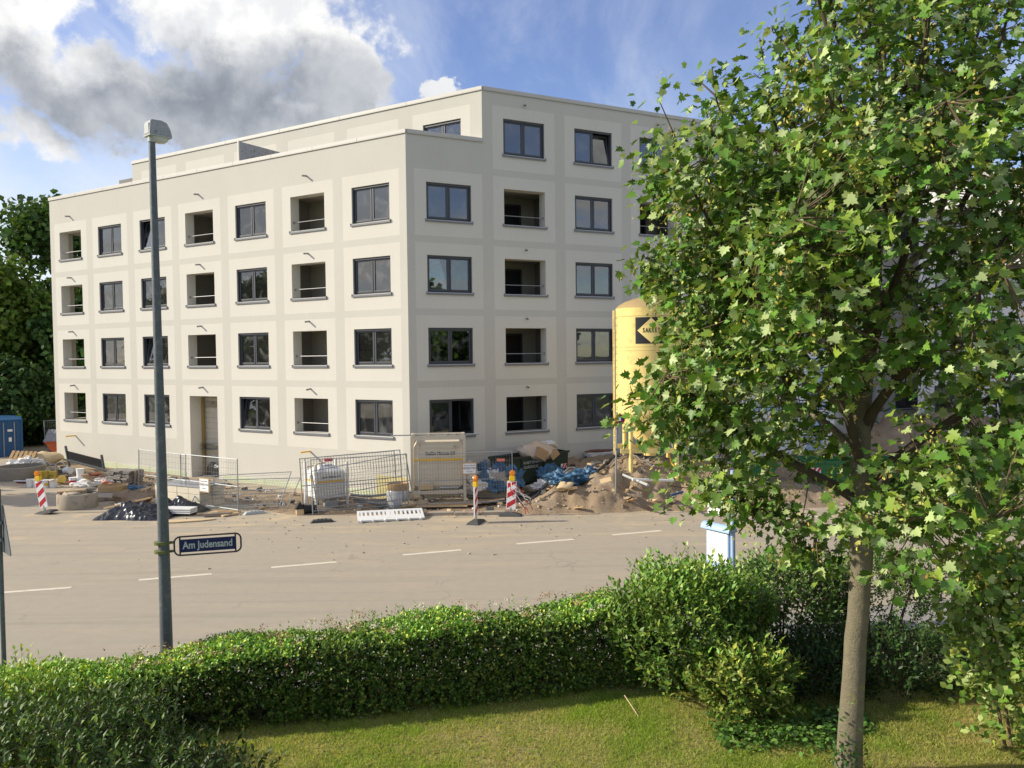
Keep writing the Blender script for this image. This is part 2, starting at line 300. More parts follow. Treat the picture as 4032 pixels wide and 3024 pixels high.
# ------------------------------------------------------------------ helpers
class MB:
    def __init__(s): s.v = []; s.f = []; s.m = []
    def add(s, vs, fs, m=0, R=None, T=None):
        o = len(s.v)
        for p in vs:
            p = Vector(p)
            if R is not None: p = R @ p
            if T is not None: p = p + Vector(T)
            s.v.append(p[:])
        for q in fs: s.f.append([i + o for i in q]); s.m.append(m)
        return s
    def box(s, c, d, m=0, R=None, taper=None):
        x, y, z = d[0] / 2, d[1] / 2, d[2] / 2; k = taper or 1.0
        vs = [(-x, -y, -z), (x, -y, -z), (x, y, -z), (-x, y, -z), (-x * k, -y * k, z), (x * k, -y * k, z), (x * k, y * k, z), (-x * k, y * k, z)]
        return s.add(vs, [(3, 2, 1, 0), (4, 5, 6, 7), (0, 1, 5, 4), (1, 2, 6, 5), (2, 3, 7, 6), (3, 0, 4, 7)], m, R, c)
    def bb(s, x0, x1, y0, y1, z0, z1, m=0):
        return s.box(((x0 + x1) / 2, (y0 + y1) / 2, (z0 + z1) / 2), (x1 - x0, y1 - y0, z1 - z0), m)
    def tube(s, pts, r, n=6, m=0, cap=True):
        pts = [Vector(p) for p in pts]; rs = r if isinstance(r, (list, tuple)) else [r] * len(pts)
        o = len(s.v); pu = None
        for i, p in enumerate(pts):
            d = (pts[min(i + 1, len(pts) - 1)] - pts[max(i - 1, 0)])
            if d.length < 1e-9: d = Vector((0, 0, 1))
            d.normalize()
            if pu is None: pu = d.cross(Vector((0, 0, 1)) if abs(d.z) < .9 else Vector((1, 0, 0)))
            pu = (pu - d * pu.dot(d)); pu = pu.normalized() if pu.length > 1e-6 else d.orthogonal().normalized()
            q = d.cross(pu)
            for k in range(n):
                a = 2 * math.pi * k / n
                s.v.append((p + (pu * math.cos(a) + q * math.sin(a)) * rs[i])[:])
        for i in range(len(pts) - 1):
            for k in range(n):
                a = o + i * n + k; b = o + i * n + (k + 1) % n
                s.f.append([a, b, b + n, a + n]); s.m.append(m)
        if cap:
            s.f.append([o + k for k in range(n)][::-1]); s.m.append(m)
            s.f.append([o + (len(pts) - 1) * n + k for k in range(n)]); s.m.append(m)
        return s
    def cyl(s, p0, p1, r0, r1=None, n=12, m=0): return s.tube([p0, p1], [r0, r0 if r1 is None else r1], n, m)
    def lathe(s, prof, n=24, m=0, T=(0, 0, 0), cap=True):
        o = len(s.v)
        for r, z in prof:
            for k in range(n):
                a = 2 * math.pi * k / n; s.v.append((T[0] + r * math.cos(a), T[1] + r * math.sin(a), T[2] + z))
        for i in range(len(prof) - 1):
            for k in range(n):
                a = o + i * n + k; b = o + i * n + (k + 1) % n
                s.f.append([a, b, b + n, a + n]); s.m.append(m)
        if cap:
            s.f.append([o + k for k in range(n)][::-1]); s.m.append(m)
            s.f.append([o + (len(prof) - 1) * n + k for k in range(n)]); s.m.append(m)
        return s
    def prism(s, poly, h0, h1, axis='z', m=0, T=(0, 0, 0), R=None):
        n = len(poly)
        def P(a, b, h): return {'z': (a, b, h), 'y': (a, h, b), 'x': (h, a, b)}[axis]
        vs = [P(a, b, h0) for a, b in poly] + [P(a, b, h1) for a, b in poly]
        fs = [list(range(n))[::-1], list(range(n, 2 * n))] + [[i, (i + 1) % n, n + (i + 1) % n, n + i] for i in range(n)]
        return s.add(vs, fs, m, R, T)
    def blob(s, c, rr, nu=12, nv=8, amp=0.2, seed=0, m=0, flat=None):
        r_ = random.Random(seed); o = len(s.v)
        ph = [(r_.uniform(1, 3.5), r_.uniform(1, 3.5), r_.uniform(0, 6), r_.uniform(0, 6), r_.uniform(.4, 1)) for _ in range(5)]
        for j in range(nv + 1):
            th = math.pi * j / nv
            for i in range(nu):
                a = 2 * math.pi * i / nu
                k = 1 + amp * sum(w_ * math.sin(round(f1) * a + p1) * math.sin(f2 * th + p2) for f1, f2, p1, p2, w_ in ph) / 2
                k += amp * .35 * (r_.random() - .5)
                z = math.cos(th) * rr[2] * k
                if flat is not None: z = max(z, flat)
                s.v.append((c[0] + rr[0] * k * math.sin(th) * math.cos(a), c[1] + rr[1] * k * math.sin(th) * math.sin(a), c[2] + z))
        for j in range(nv):
            for i in range(nu):
                a = o + j * nu + i; b = o + j * nu + (i + 1) % nu
                s.f.append([a, a + nu, b + nu, b]); s.m.append(m)
        return s
    def build(s, name, mats, parent=None, smooth=False, bevel=0.0, kind=None, loc=None):
        me = bpy.data.meshes.new(name); me.from_pydata(s.v, [], s.f)
        mats = mats if isinstance(mats, (list, tuple)) else [mats]
        for q in mats: me.materials.append(M_[q] if isinstance(q, str) else q)
        me.polygons.foreach_set('material_index', s.m)
        if smooth:
            me.polygons.foreach_set('use_smooth', [True] * len(me.polygons)); me.set_sharp_from_angle(angle=rad(38))
        me.update()
        o = bpy.data.objects.new(name, me); COL.objects.link(o)
        if parent is not None: o.parent = parent
        if loc is not None: o.location = loc
        if bevel:
            b = o.modifiers.new('bevel', 'BEVEL'); b.width = bevel; b.segments = 2; b.limit_method = 'ANGLE'
        if kind: o['kind'] = kind
        return o

def tag(o, label, cat, group=None):
    o['label'] = label; o['category'] = cat
    if group: o['group'] = group
    return o
def thing(name, label, cat, loc=(0, 0, 0), rotz=0.0, group=None, rot=None):
    o = bpy.data.objects.new(name, None); COL.objects.link(o); o.empty_display_size = 0.2
    o.location = loc; o.rotation_euler = rot if rot else (0, 0, rotz)
    return tag(o, label, cat, group)
def copy_tree(o, parent=None):
    c = o.copy(); COL.objects.link(c); c.parent = parent
    for ch in list(o.children): copy_tree(ch, c)
    return c
def again(src, label, loc, rotz=0.0, rot=None):
    c = copy_tree(src); c.location = loc; c.rotation_euler = rot if rot else (0, 0, rotz); c['label'] = label
    return c
def text(name, s_, m, parent, size, loc, rot=(rad(90), 0, 0), ext=0.002, xs=1.0, align='CENTER', shear=0.0, off=0.0):
    cu = bpy.data.curves.new(name, 'FONT'); cu.body = s_; cu.size = size; cu.extrude = ext
    cu.align_x = align; cu.align_y = 'CENTER'; cu.shear = shear; cu.offset = off
    cu.materials.append(M_[m])
    o = bpy.data.objects.new(name, cu); COL.objects.link(o); o.parent = parent
    o.location = loc; o.rotation_euler = rot; o.scale = (xs, 1, 1)
    return o
def npmesh(name, V, F, mats, parent=None, tint=None, smooth=False, kind=None):
    V = np.asarray(V, dtype=np.float32).reshape(-1, 3); F = np.asarray(F, dtype=np.int32); k = F.shape[1]
    me = bpy.data.meshes.new(name)
    me.vertices.add(len(V)); me.vertices.foreach_set('co', V.ravel())
    me.loops.add(F.size); me.loops.foreach_set('vertex_index', F.ravel())
    me.polygons.add(len(F)); me.polygons.foreach_set('loop_start', np.arange(0, F.size, k, dtype=np.int32))
    if smooth: me.polygons.foreach_set('use_smooth', np.ones(len(F), dtype=bool))
    for q in (mats if isinstance(mats, (list, tuple)) else [mats]): me.materials.append(M_[q])
    if tint is not None:
        ca = me.color_attributes.new('tint', 'FLOAT_COLOR', 'POINT')
        c4 = np.ones((len(V), 4), dtype=np.float32); c4[:, :3] = tint
        ca.data.foreach_set('color', c4.ravel())
    me.update(calc_edges=True); me.validate()
    o = bpy.data.objects.new(name, me); COL.objects.link(o)
    if parent is not None: o.parent = parent
    if kind: o['kind'] = kind
    return o
_L = np.random.default_rng(99).random((256, 256))
def vnoise(x, y):
    x = np.asarray(x, float); y = np.asarray(y, float)
    xi = np.floor(x).astype(int); yi = np.floor(y).astype(int); fx = x - xi; fy = y - yi
    fx = fx * fx * (3 - 2 * fx); fy = fy * fy * (3 - 2 * fy)
    g = lambda i, j: _L[i % 256, j % 256]
    return (g(xi, yi) * (1 - fx) + g(xi + 1, yi) * fx) * (1 - fy) + (g(xi, yi + 1) * (1 - fx) + g(xi + 1, yi + 1) * fx) * fy
def fbm(x, y, o=4):
    s_ = 0; a = .5
    for i in range(o): s_ = s_ + a * (vnoise(x * 2 ** i + 17 * i, y * 2 ** i + 31 * i) - .5); a *= .5
    return s_
def sstep(a, b, x):
    t = np.clip((np.asarray(x, float) - a) / (b - a), 0, 1); return t * t * (3 - 2 * t)
# ================================================================== GROUND
CX = [-60, -40, -25, -20, -15, -9.4, -7.7, -0.8, 5.2, 15, 30, 60]
CY = [60, 50, 40, 37.5, 34.7, 30.9, 29.9, 29.45, 29.6, 30.4, 34, 44]
MOUNDS = [(1.6, 31.2, 1.3, 0.42), (3.4, 30.9, 1.1, 0.50), (5.0, 31.3, 1.5, 0.62), (6.8, 31.6, 1.4, 0.45), (2.6, 33.0, 1.0, 0.22),
          (8.8, 31.0, 1.6, 0.35), (4.2, 32.6, 0.9, 0.35), (-25.5, 47.5, 2.5, 0.5), (12.5, 31.5, 2.0, 0.25), (21, 39.8, 2.2, 1.3), (18.5, 41, 2.0, 0.9), (25, 40, 2.5, 1.4)]
CUTS = [(0.6, 31.6, 0.5, 0.28), (2.5, 31.3, 0.45, 0.34), (4.2, 30.8, 0.4, 0.3), (6.0, 30.9, 0.5, 0.25)]
def zsite(x, y):
    x = np.asarray(x, float); y = np.asarray(y, float)
    t = y - np.interp(x, CX, CY) + 1.3 * fbm(x * .55 + 3, y * .55, 3)
    R = sstep(-0.8, 2.6, x)
    h = -0.07 + 0.12 * sstep(-0.3, 0.5, t) + R * (0.36 * sstep(0.2, 2.6, t) + 0.62 * sstep(3.6, 8.5, t))
    h = h - 0.10 * sstep(2.5, 5, t) * (1 - R) * sstep(-18, -12, x) - 0.25 * sstep(-24, -28, x) * sstep(1, 4, t)
    h = h + .80 * sstep(-.8, 5.2, x) * (1 - sstep(8.0, 10.5, x)) * sstep(.4, 2.9, t) * (1 - .75 * sstep(4.0, 8.0, t))
    k = sstep(-0.2, 1.0, t)
    for mx, my, mr, mh in MOUNDS: h = h + k * (.55 if -1 < mx < 13 else 1) * mh * (.55 + 1.4 * (fbm(x * 1.7 + mx, y * 1.7, 4) + .35)) * np.exp(-((x + .7 * fbm(x * .9 + 5, y * .9, 3) - mx) ** 2 + (y + .7 * fbm(x * .9, y * .9 + 8, 3) - my) ** 2) / (mr * mr))
    for mx, my, mr, mh in CUTS: h = h - k * mh * np.exp(-((x - mx) ** 2 + (y - my) ** 2) / (mr * mr))
    h = h + k * (0.16 * fbm(x * 1.6, y * 1.6, 4) + R * (0.40 * fbm(x * 2.6 + 9, y * 2.6, 4) + .22 * (.25 - np.abs(fbm(x * 2.1 + 3 + .4 * y, y * 2.4 - .3 * x, 4)))) + R * 0.05 * np.abs(np.sin(x * 9 + 3 * fbm(x, y, 2))) * sstep(.45, .55, vnoise(x * .9, y * 1.3)))
    return h
def zs(x, y): return float(zsite(x, y))

def grid(name, xs, ys, zf, m, smooth=True, kind='structure'):
    X, Y = np.meshgrid(xs, ys); Z = zf(X, Y); nx, ny = len(xs), len(ys)
    i = np.arange(nx * ny).reshape(ny, nx)
    F = np.stack([i[:-1, :-1], i[:-1, 1:], i[1:, 1:], i[1:, :-1]], -1).reshape(-1, 4)
    return npmesh(name, np.stack([X, Y, Z], -1), F, m, None, None, smooth, kind)
b = MB(); b.add([(-1800, -1800, -0.35), (1800, -1800, -0.35), (1800, 1800, -0.35), (-1800, 1800, -0.35)], [(0, 1, 2, 3)])
b.build('ground', 'field', kind='structure')
b = MB(); b.add([(-70, 12.6, 0), (70, 12.6, 0), (70, 56, 0), (-70, 60, 0)], [(0, 1, 2, 3)])
road = b.build('road', 'asphalt', kind='structure')
grid('site_ground', np.arange(-46, 46.01, 0.11), np.concatenate([np.arange(28.3, 36, 0.09), np.arange(36, 40, 0.2), np.arange(40, 66, 0.4)]), zsite, 'dirt')
lawn_z = lambda x, y: 0.5 + 0.10 * fbm(x * .5, y * .5, 3) + 0.035 * fbm(x * 3, y * 3, 3) - 0.75 * sstep(0.6, 1.9, y - (12.85 + 0.215 * x))
grid('lawn', np.arange(-16, 16.01, 0.12), np.arange(-6, 19.2, 0.12), lawn_z, 'soil')
# pavement on the near side with its kerb
def strip(o0, d, n0, n1, L0, L1, z0, z1, name, m):
    nx, ny = -d[1], d[0]; mb = MB()
    P = [(o0[0] + d[0] * a + nx * c, o0[1] + d[1] * a + ny * c) for a, c in ((L0, n0), (L1, n0), (L1, n1), (L0, n1))]
    mb.prism(P, z0, z1); return mb.build(name, m, kind='structure')
rd = (0.945, 0.327)
strip((-1.4, 14.35), (0.977, 0.213), 0, 1.5, -22, 24, -0.2, 0.12, 'pavement', 'paving')
strip((-1.4, 14.35), (0.977, 0.213), 1.502, 1.62, -22, 24, -0.2, 0.13, 'kerb', 'concrete')
# dashed centre line, one piece per dash
DASH = [(-15.6, 19.25, -14.05, 19.7), (-12.68, 20.2, -11.12, 20.6), (-9.71, 21.23, -8.01, 21.75), (-6.61, 22.35, -4.94, 22.88), (-3.19, 23.6, -1.55, 24.14), (0.08, 24.83, 1.86, 25.37),
        (3.1, 25.9, 4.75, 26.48), (6.2, 27.0, 7.8, 27.5), (9.2, 28.0, 10.8, 28.5), (12.3, 29.0, 13.9, 29.4)]
for x0, y0, x1, y1 in DASH:
    d = Vector((x1 - x0, y1 - y0)).normalized(); n = Vector((-d.y, d.x)) * 0.085; mb = MB()
    k = 8; pts = []
    for i in range(k + 1):
        t = i / k; pts.append((x0 + (x1 - x0) * t + n.x * (1 + random.uniform(-.12, .1)), y0 + (y1 - y0) * t + n.y * (1 + random.uniform(-.12, .1))))
    low = [(x0 + (x1 - x0) * i / k - n.x * (1 + random.uniform(-.12, .1)), y0 + (y1 - y0) * i / k - n.y * (1 + random.uniform(-.12, .1))) for i in range(k + 1)]
    vs = [(a, b_, 0.004) for a, b_ in low] + [(a, b_, 0.004) for a, b_ in pts]
    mb.add(vs, [(i, i + 1, k + 2 + i, k + 1 + i) for i in range(k)])
    mb.build('lane_dash', 'marking', road)

# ================================================================== MAIN BUILDING
C = Vector((-4.0697, 32.7891, 0)); dL = Vector((-0.8520, 0.5235, 0)); dR = Vector((0.88667, 0.46240, 0))
nL = Vector((-0.5235, -0.8520, 0)); nR = Vector((0.4624, -0.88667, 0))
LL, LR, SET = 24.94, 31.3, 3.34
def frame(o, X, n):
    m = Matrix((X, -n, Vector((0, 0, 1)))).transposed().to_4x4(); m.translation = o; return m
bld = thing('apartment_building', 'cream and grey plastered apartment building with anthracite windows at the street corner', 'building', C)
def rel(M): return Matrix.Translation(-C) @ M
F_L = rel(frame(C + dL * LL, -dL, nL))          # left facade, x runs left to right
F_R = rel(frame(C, dR, nR))                      # right facade
OS = C + dR * SET
F_S = rel(frame(OS + dL * 23.4, -dL, nL))        # set-back wall of the top storey
ZT = [3.94 + 2.9 * k for k in range(5)]; ZB = [z - 1.48 for z in ZT]

def facade(name, Fm, x0, x1, z0, ztop, openings, panels, zlow=None, xlow=None, M=('band', 'panel')):
    """flat wall with real openings; panels are painted fields of lighter plaster"""
    xs = sorted({round(q, 3) for o in openings for q in o[:2]} | {round(q, 3) for p in panels for q in p[:2]} | {x0, x1} | ({xlow} if xlow else set()))
    zz = sorted({round(q, 3) for o in openings for q in o[2:4]} | {round(q, 3) for p in panels for q in p[2:4]} | {z0, ztop} | ({zlow} if zlow else set()))
    mb = MB()
    for i in range(len(xs) - 1):
        for j in range(len(zz) - 1):
            cx, cz = (xs[i] + xs[i + 1]) / 2, (zz[j] + zz[j + 1]) / 2
            if xlow and cx < xlow and cz > zlow: continue
            if any(o[0] < cx < o[1] and o[2] < cz < o[3] for o in openings): continue
            m = 1 if any(p[0] < cx < p[1] and p[2] < cz < p[3] for p in panels) else 0
            mb.add([(xs[i], 0, zz[j]), (xs[i + 1], 0, zz[j]), (xs[i + 1], 0, zz[j + 1]), (xs[i], 0, zz[j + 1])], [(0, 1, 2, 3)], m)
    for o in openings:                      # reveals
        a, b_, c, d = o[:4]; y = o[4]
        mb.add([(a, 0, c), (a, 0, d), (a, y, d), (a, y, c)], [(0, 1, 2, 3)], 1)
        mb.add([(b_, 0, c), (b_, y, c), (b_, y, d), (b_, 0, d)], [(0, 1, 2, 3)], 1)
        mb.add([(a, 0, d), (b_, 0, d), (b_, y, d), (a, y, d)], [(0, 1, 2, 3)], 1)
        mb.add([(a, 0, c), (a, y, c), (b_, y, c), (b_, 0, c)], [(0, 1, 2, 3)], 1)
    # weld so that the wall is one sheet
    ob = mb.build(name, list(M), bld)
    ob.matrix_basis = Fm
    return ob

# --- openings; left facade measured from the corner (u), turned into x = LL - u
UL = [0.86 + 3.53 * k for k in range(7)]        # C7 .. C1
XR = [0.84 + 3.475 * k for k in range(9)]
left_open, left_pan = [], []
for k, u in enumerate(UL):
    xa, xb = LL - u - 2.0, LL - u
    kind = {1: 'loggia', 3: 'loggia', 6: 'loggia'}.get(k, 'window')
    for r in range(4):
        if k == 3 and r == 0:
            left_open.append((xa, xb, -0.5, ZT[0] - 0.02, 0.62, 'door', k, r)); left_pan.append((xa - .5, xb + .5, -0.5, ZT[0] + .49))
        else:
            left_open.append((xa, xb, ZB[r], ZT[r], 0.5 if kind == 'loggia' else 0.2, kind, k, r))
            left_pan.append((xa - .5, xb + .5, ZB[r] - .65, ZT[r] + .49))
right_open, right_pan = [], []
for k, x in enumerate(XR):
    for r in range(5):
        if r == 4 and k == 0: continue
        kind = 'loggia' if (k % 2 == 1 and r < 4) else 'window'
        right_open.append((x, x + 1.97, ZB[r], ZT[r], 0.5 if kind == 'loggia' else 0.2, kind, k, r))
        right_pan.append((x - .5, x + 2.47, ZB[r] - .65, ZT[r] + .49))
facade('wall', F_L, 0, LL, -0.6, 14.50, left_open, left_pan)
facade('wall', F_R, 0, LR, -0.6, 16.62, right_open, right_pan, 14.50, SET)
set_pan = [(23.4 - (0.59 + 3.8 * k) - 3.0, 23.4 - (0.59 + 3.8 * k), 13.4, 16.10) for k in range(6)]
set_open = [(23.4 - 3.04, 23.4 - 1.06, 14.10, 15.60, 0.2, 'window', 0, 4)]
facade('wall', F_S, 0, 23.4, 13.2, 16.62, set_open, set_pan)

# --- remaining outer walls, roofs, floors and inner walls
def P(o): return Vector((o.x, o.y, 0)) - Vector((C.x, C.y, 0))
Lp, Rp = P(C + dL * LL), P(C + dR * LR)
def inner(d):     # corner of two lines offset inwards
    a = P(C) - nL * d; b_ = P(C) - nR * d
    A = np.array([[dL.x, -dR.x], [dL.y, -dR.y]]); s_ = np.linalg.solve(A, np.array([b_.x - a.x, b_.y - a.y])); return a + dL * s_[0]
DEP = 12.5
def wallquad(mb, p, q, z0, z1, m=0): mb.add([(p.x, p.y, z0), (q.x, q.y, z0), (q.x, q.y, z1), (p.x, p.y, z1)], [(0, 1, 2, 3)], m)
mb = MB()
Lb, Rb, Ib = Lp - nL * DEP, Rp - nR * DEP, inner(DEP)
wallquad(mb, Rb, Rp, -.6, 16.62, 1)
wallquad(mb, Ib, Rb, -.6, 16.62); wallquad(mb, Lb, Ib, -.6, 16.62)
# end wall beside the corner loggias, with an opening at every storey
Fe = [(0.55, 2.6)]
for a, b_ in ((0, .55), (2.6, DEP)): wallquad(mb, Lp - nL * b_, Lp - nL * a, -.6, 14.5, 1)
zz = [-.6] + [q for r in range(4) for q in (ZB[r] - .02, ZT[r] + .1)] + [14.5]
for i in range(0, len(zz), 2): wallquad(mb, Lp - nL * 2.6, Lp - nL * .55, zz[i], zz[i + 1], 1)
a0 = P(OS + dL * 23.4); wallquad(mb, a0 - nL * (DEP - 2), a0, 13.2, 16.62)
mb.build('outer_wall', ['band', 'panel'], bld)
mb = MB()
def poly(mb, pts, z, m=0): mb.add([(p.x, p.y, z) for p in pts], [list(range(len(pts)))], m)
poly(mb, [P(C), Rp, Rb, Ib, Lb, Lp], 13.35)
so = P(OS)
poly(mb, [so, Rp, Rb, Ib, Lb + Vector((1.3, -.8, 0)), a0], 16.3)
mb.build('roof', 'concrete', bld)
mb = MB(); I3 = inner(4.2)
for k in range(5):
    z = 1.55 + 2.9 * k
    e = 0.05
    poly(mb, [P(C) - (nL + nR) * .3, Rp - nR * .21, Rp - nR * 4.2, I3, Lp - nL * 4.2, Lp - nL * .55], z)
    poly(mb, [P(C) - (nL + nR) * .3, Rp - nR * .21, Rp - nR * 4.2, I3, Lp - nL * 4.2, Lp - nL * .55], z - .25)
mb.build('floor_slab', 'room', bld)
mb = MB()
wallquad(mb, Lp - nL * 4.2, I3, -.6, 16.3); wallquad(mb, I3, Rp - nR * 4.2, -.6, 16.3)
for k in range(6):
    p = P(C + dL * (UL[k] + 2.77)); wallquad(mb, p - nL * .52, p - nL * 4.2, -.6, 13.3)
for k in range(8):
    p = P(C + dR * (XR[k] + 2.72)); wallquad(mb, p - nR * .52, p - nR * 4.2, -.6, 16.2)
mb.build('inner_wall', 'room', bld)
# insulation strip at the foot of the left wall
mb = MB(); nseg = 9
for i in range(nseg):
    a, b_ = LL * i / nseg + .01, LL * (i + 1) / nseg - .01
    if a < LL - UL[3] and b_ > LL - UL[3] - 2: continue
    zt = np.interp((a + b_) / 2, [0, 8, 25], [0.42, 0.28, 0.24]) + random.uniform(-.03, .03)
    q = MB(); q.bb(a, b_, -0.035, 0.012, -0.6, zt); o = q.build('insulation_board', 'insul', bld); o.matrix_basis = F_L

# --- copings, one sheet-metal length each
def coping(Fm, x0, x1, z, step=3.4, ends=(0, 0)):
    n = max(1, round((x1 - x0) / step)); L = (x1 - x0) / n
    for i in range(n):
        a = x0 + L * i + (0.006 if i else -ends[0]); b_ = x0 + L * (i + 1) - (0 if i < n - 1 else -ends[1])
        q = MB(); q.bb(a, b_, -0.045, 0.42, z - 0.02, z + 0.12); q.bb(a, b_, -0.047, -0.03, z - 0.05, z - 0.019)
        o = q.build('coping', 'coping', bld, bevel=0.008); o.matrix_basis = Fm
coping(F_L, 0, LL, 14.50, 2.55, (0.04, 0.03))
coping(F_R, 0.05, SET, 14.50, 3.4, (0, 0.03))
coping(F_S, 0, 23.4, 16.62, 3.9, (0.04, 0.03))
coping(F_R, SET + 0.05, LR, 16.62, 3.9, (0, 0.04))
# terrace divider
q = MB(); q.bb(-.025, .025, 0.35, SET * 0.83, 13.36, 15.62); o = q.build('terrace_divider', 'lum_grey', bld); o.matrix_basis = F_L @ Matrix.Translation((LL - 9.95, 0, 0))
q = MB(); q.bb(-.04, .04, 0.27, 0.348, 13.36, 15.64); o = q.build('divider_post', 'coping', bld); o.matrix_basis = F_L @ Matrix.Translation((LL - 9.95, 0, 0))

# --- windows
WW, WH = 1.995, 1.475
def bars(mb, x0, x1, z0, z1, w_, y0, y1, m=0):
    mb.bb(x0, x0 + w_, y0, y1, z0, z1, m); mb.bb(x1 - w_, x1, y0, y1, z0, z1, m)
    mb.bb(x0 + w_, x1 - w_, y0, y1, z0, z0 + w_, m); mb.bb(x0 + w_, x1 - w_, y0, y1, z1 - w_, z1, m)
def make_window(state='closed'):
    """x 0..2, y depth, z from the sill"""
    q = MB(); bars(q, 0.003, WW - .003, 0.003, WH - .003, 0.06, 0.13, 0.20)
    q.bb(WW / 2 - .05, WW / 2 + .05, 0.125, 0.195, 0.06, WH - .06)
    q.bb(0.003, 0.05, 0.06, 0.128, 0.02, WH - .003); q.bb(WW - .05, WW - .003, 0.06, 0.128, 0.02, WH - .003)   # shutter guides
    q.bb(0.003, WW - .003, 0.055, 0.127, WH - .075, WH - .002)
    win = q.build('window', 'frame', None)
    for i, (a, b_) in enumerate(((0.062, WW / 2 - .02), (WW / 2 + .022, WW - .062))):
        L = b_ - a; H = WH - .124
        s_ = MB(); bars(s_, 0, L, 0, H, 0.07, 0, 0.06); so_ = s_.build('sash', 'frame', win, bevel=.006)
        g = MB(); g.bb(0.068, L - .068, 0.03, 0.036, 0.068, H - .068); go = g.build('pane', 'glass', win)
        T = Matrix.Translation((a, 0.108, 0.062))
        if state == 'tilt' and i == 0: T = T @ Matrix.Rotation(rad(-9), 4, 'X')
        if state == 'tilt2' and i == 1: T = T @ Matrix.Rotation(rad(-9), 4, 'X')
        if state == 'open' and i == 1: T = T @ Matrix.Translation((L, 0, 0)) @ Matrix.Rotation(rad(-78), 4, 'Z') @ Matrix.Translation((-L, 0, 0))
        so_.matrix_basis = T; go.matrix_basis = T
    make_sill(win)
    return win
def make_sill(p):
    q = MB(); q.add([(-.05, -.055, -.035), (WW + .05, -.055, -.035), (WW + .05, .12, .012), (-.05, .12, .012),
                     (-.05, -.055, -.10), (WW + .05, -.055, -.10), (WW + .05, -.04, -.10), (-.05, -.04, -.10)],
                    [(0, 1, 2, 3), (4, 5, 1, 0), (7, 6, 5, 4), (0, 3, 7, 4), (1, 5, 6, 2), (3, 2, 6, 7)])
    q.bb(-.055, -.045, -.06, .11, -.102, .02); q.bb(WW + .045, WW + .055, -.06, .11, -.102, .02)
    return q.build('sill', 'sill', p)
PROTO = {}
def put_window(Fm, x, z, state='closed', sx_=1.0):
    if state not in PROTO: PROTO[state] = o = make_window(state)
    else: o = copy_tree(PROTO[state])
    o.parent = bld; o.matrix_basis = Fm @ Matrix.Translation((x, 0, z)) @ Matrix.Diagonal((sx_, 1, 1, 1))
    return o
def make_loggia(door, w_, dep, lft, rgt):
    q = MB(); a, b_, y0, y1, z0, z1 = -lft, w_ + rgt, 0.5, dep, -0.72, WH + .12
    q.add([(a, y1, z0), (b_, y1, z0), (b_, y1, z1), (a, y1, z1)], [(0, 1, 2, 3)])
    q.add([(a, y0, z0), (a, y1, z0), (a, y1, z1), (a, y0, z1)], [(0, 1, 2, 3)])
    q.add([(b_, y0, z0), (b_, y0, z1), (b_, y1, z1), (b_, y1, z0)], [(0, 1, 2, 3)])
    q.add([(a, y0, z1), (a, y1, z1), (b_, y1, z1), (b_, y0, z1)], [(0, 1, 2, 3)])
    q.add([(a, y0, z0), (b_, y0, z0), (b_, y1, z0), (a, y1, z0)], [(0, 1, 2, 3)])
    # inner face of the front wall
    for c in ((a, 0, z0, z1), (w_, b_, z0, z1), (0, w_, z0, 0), (0, w_, WH, z1)):
        q.add([(c[0], y0, c[2]), (c[0], y0, c[3]), (c[1], y0, c[3]), (c[1], y0, c[2])], [(0, 1, 2, 3)])
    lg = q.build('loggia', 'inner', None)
    r = MB(); r.cyl((0.004, 0.18, .40), (w_ - .004, 0.18, .40), .016, n=8); r.bb(0.002, 0.012, .13, .23, .35, .45); r.bb(w_ - .012, w_ - .002, .13, .23, .35, .45)
    r.build('rail', 'rail', lg)
    make_sill(lg)
    if door:
        x0, x1 = door; d = MB(); bars(d, x0, x1, z0 + .01, z1 - .28, .08, dep - .07, dep - .01); d.build('balcony_door', 'frame', lg)
        d = MB(); d.bb(x0 + .08, x1 - .08, dep - .045, dep - .035, z0 + .09, z1 - .36); d.build('door_pane', 'dark', lg)
    return lg
LP = {}
def put_loggia(Fm, x, z, key, **kw):
    if key not in LP: LP[key] = o = make_loggia(**kw)
    else: o = copy_tree(LP[key])
    o.parent = bld; o.matrix_basis = Fm @ Matrix.Translation((x, 0, z))
for xa, xb, zb, zt, dep, kind, k, r in left_open:
    if kind == 'window':
        st = 'closed'
        if k == 4: st = {3: 'tilt', 2: 'closed', 1: 'tilt', 0: 'closed'}[r]
        if k == 2 and r == 0: st = 'tilt'
        put_window(F_L, xa + .0025, zb, st)
    elif kind == 'loggia':
        if k == 6: pass
        elif k == 3: put_loggia(F_L, xa, zb, 'c4', door=(-1.55, -.5), w_=2.0, dep=2.35, lft=2.3, rgt=.3)
        else: put_loggia(F_L, xa, zb, 'c6', door=None, w_=2.0, dep=1.9, lft=.9, rgt=.5)
for xa, xb, zb, zt, dep, kind, k, r in right_open:
    if kind == 'window':
        st = 'tilt2' if (k, r) == (2, 4) else 'open' if (k, r) in ((0, 0),) else 'closed'
        put_window(F_R, xa + .002, zb, st, 1.965 / 1.995)
    else: put_loggia(F_R, xa, zb, 'd', door=(0.75, 2.0), w_=1.97, dep=2.3, lft=.6, rgt=1.6)
for xa, xb, zb, zt, dep, kind, k, r in set_open: put_window(F_S, xa, zb)
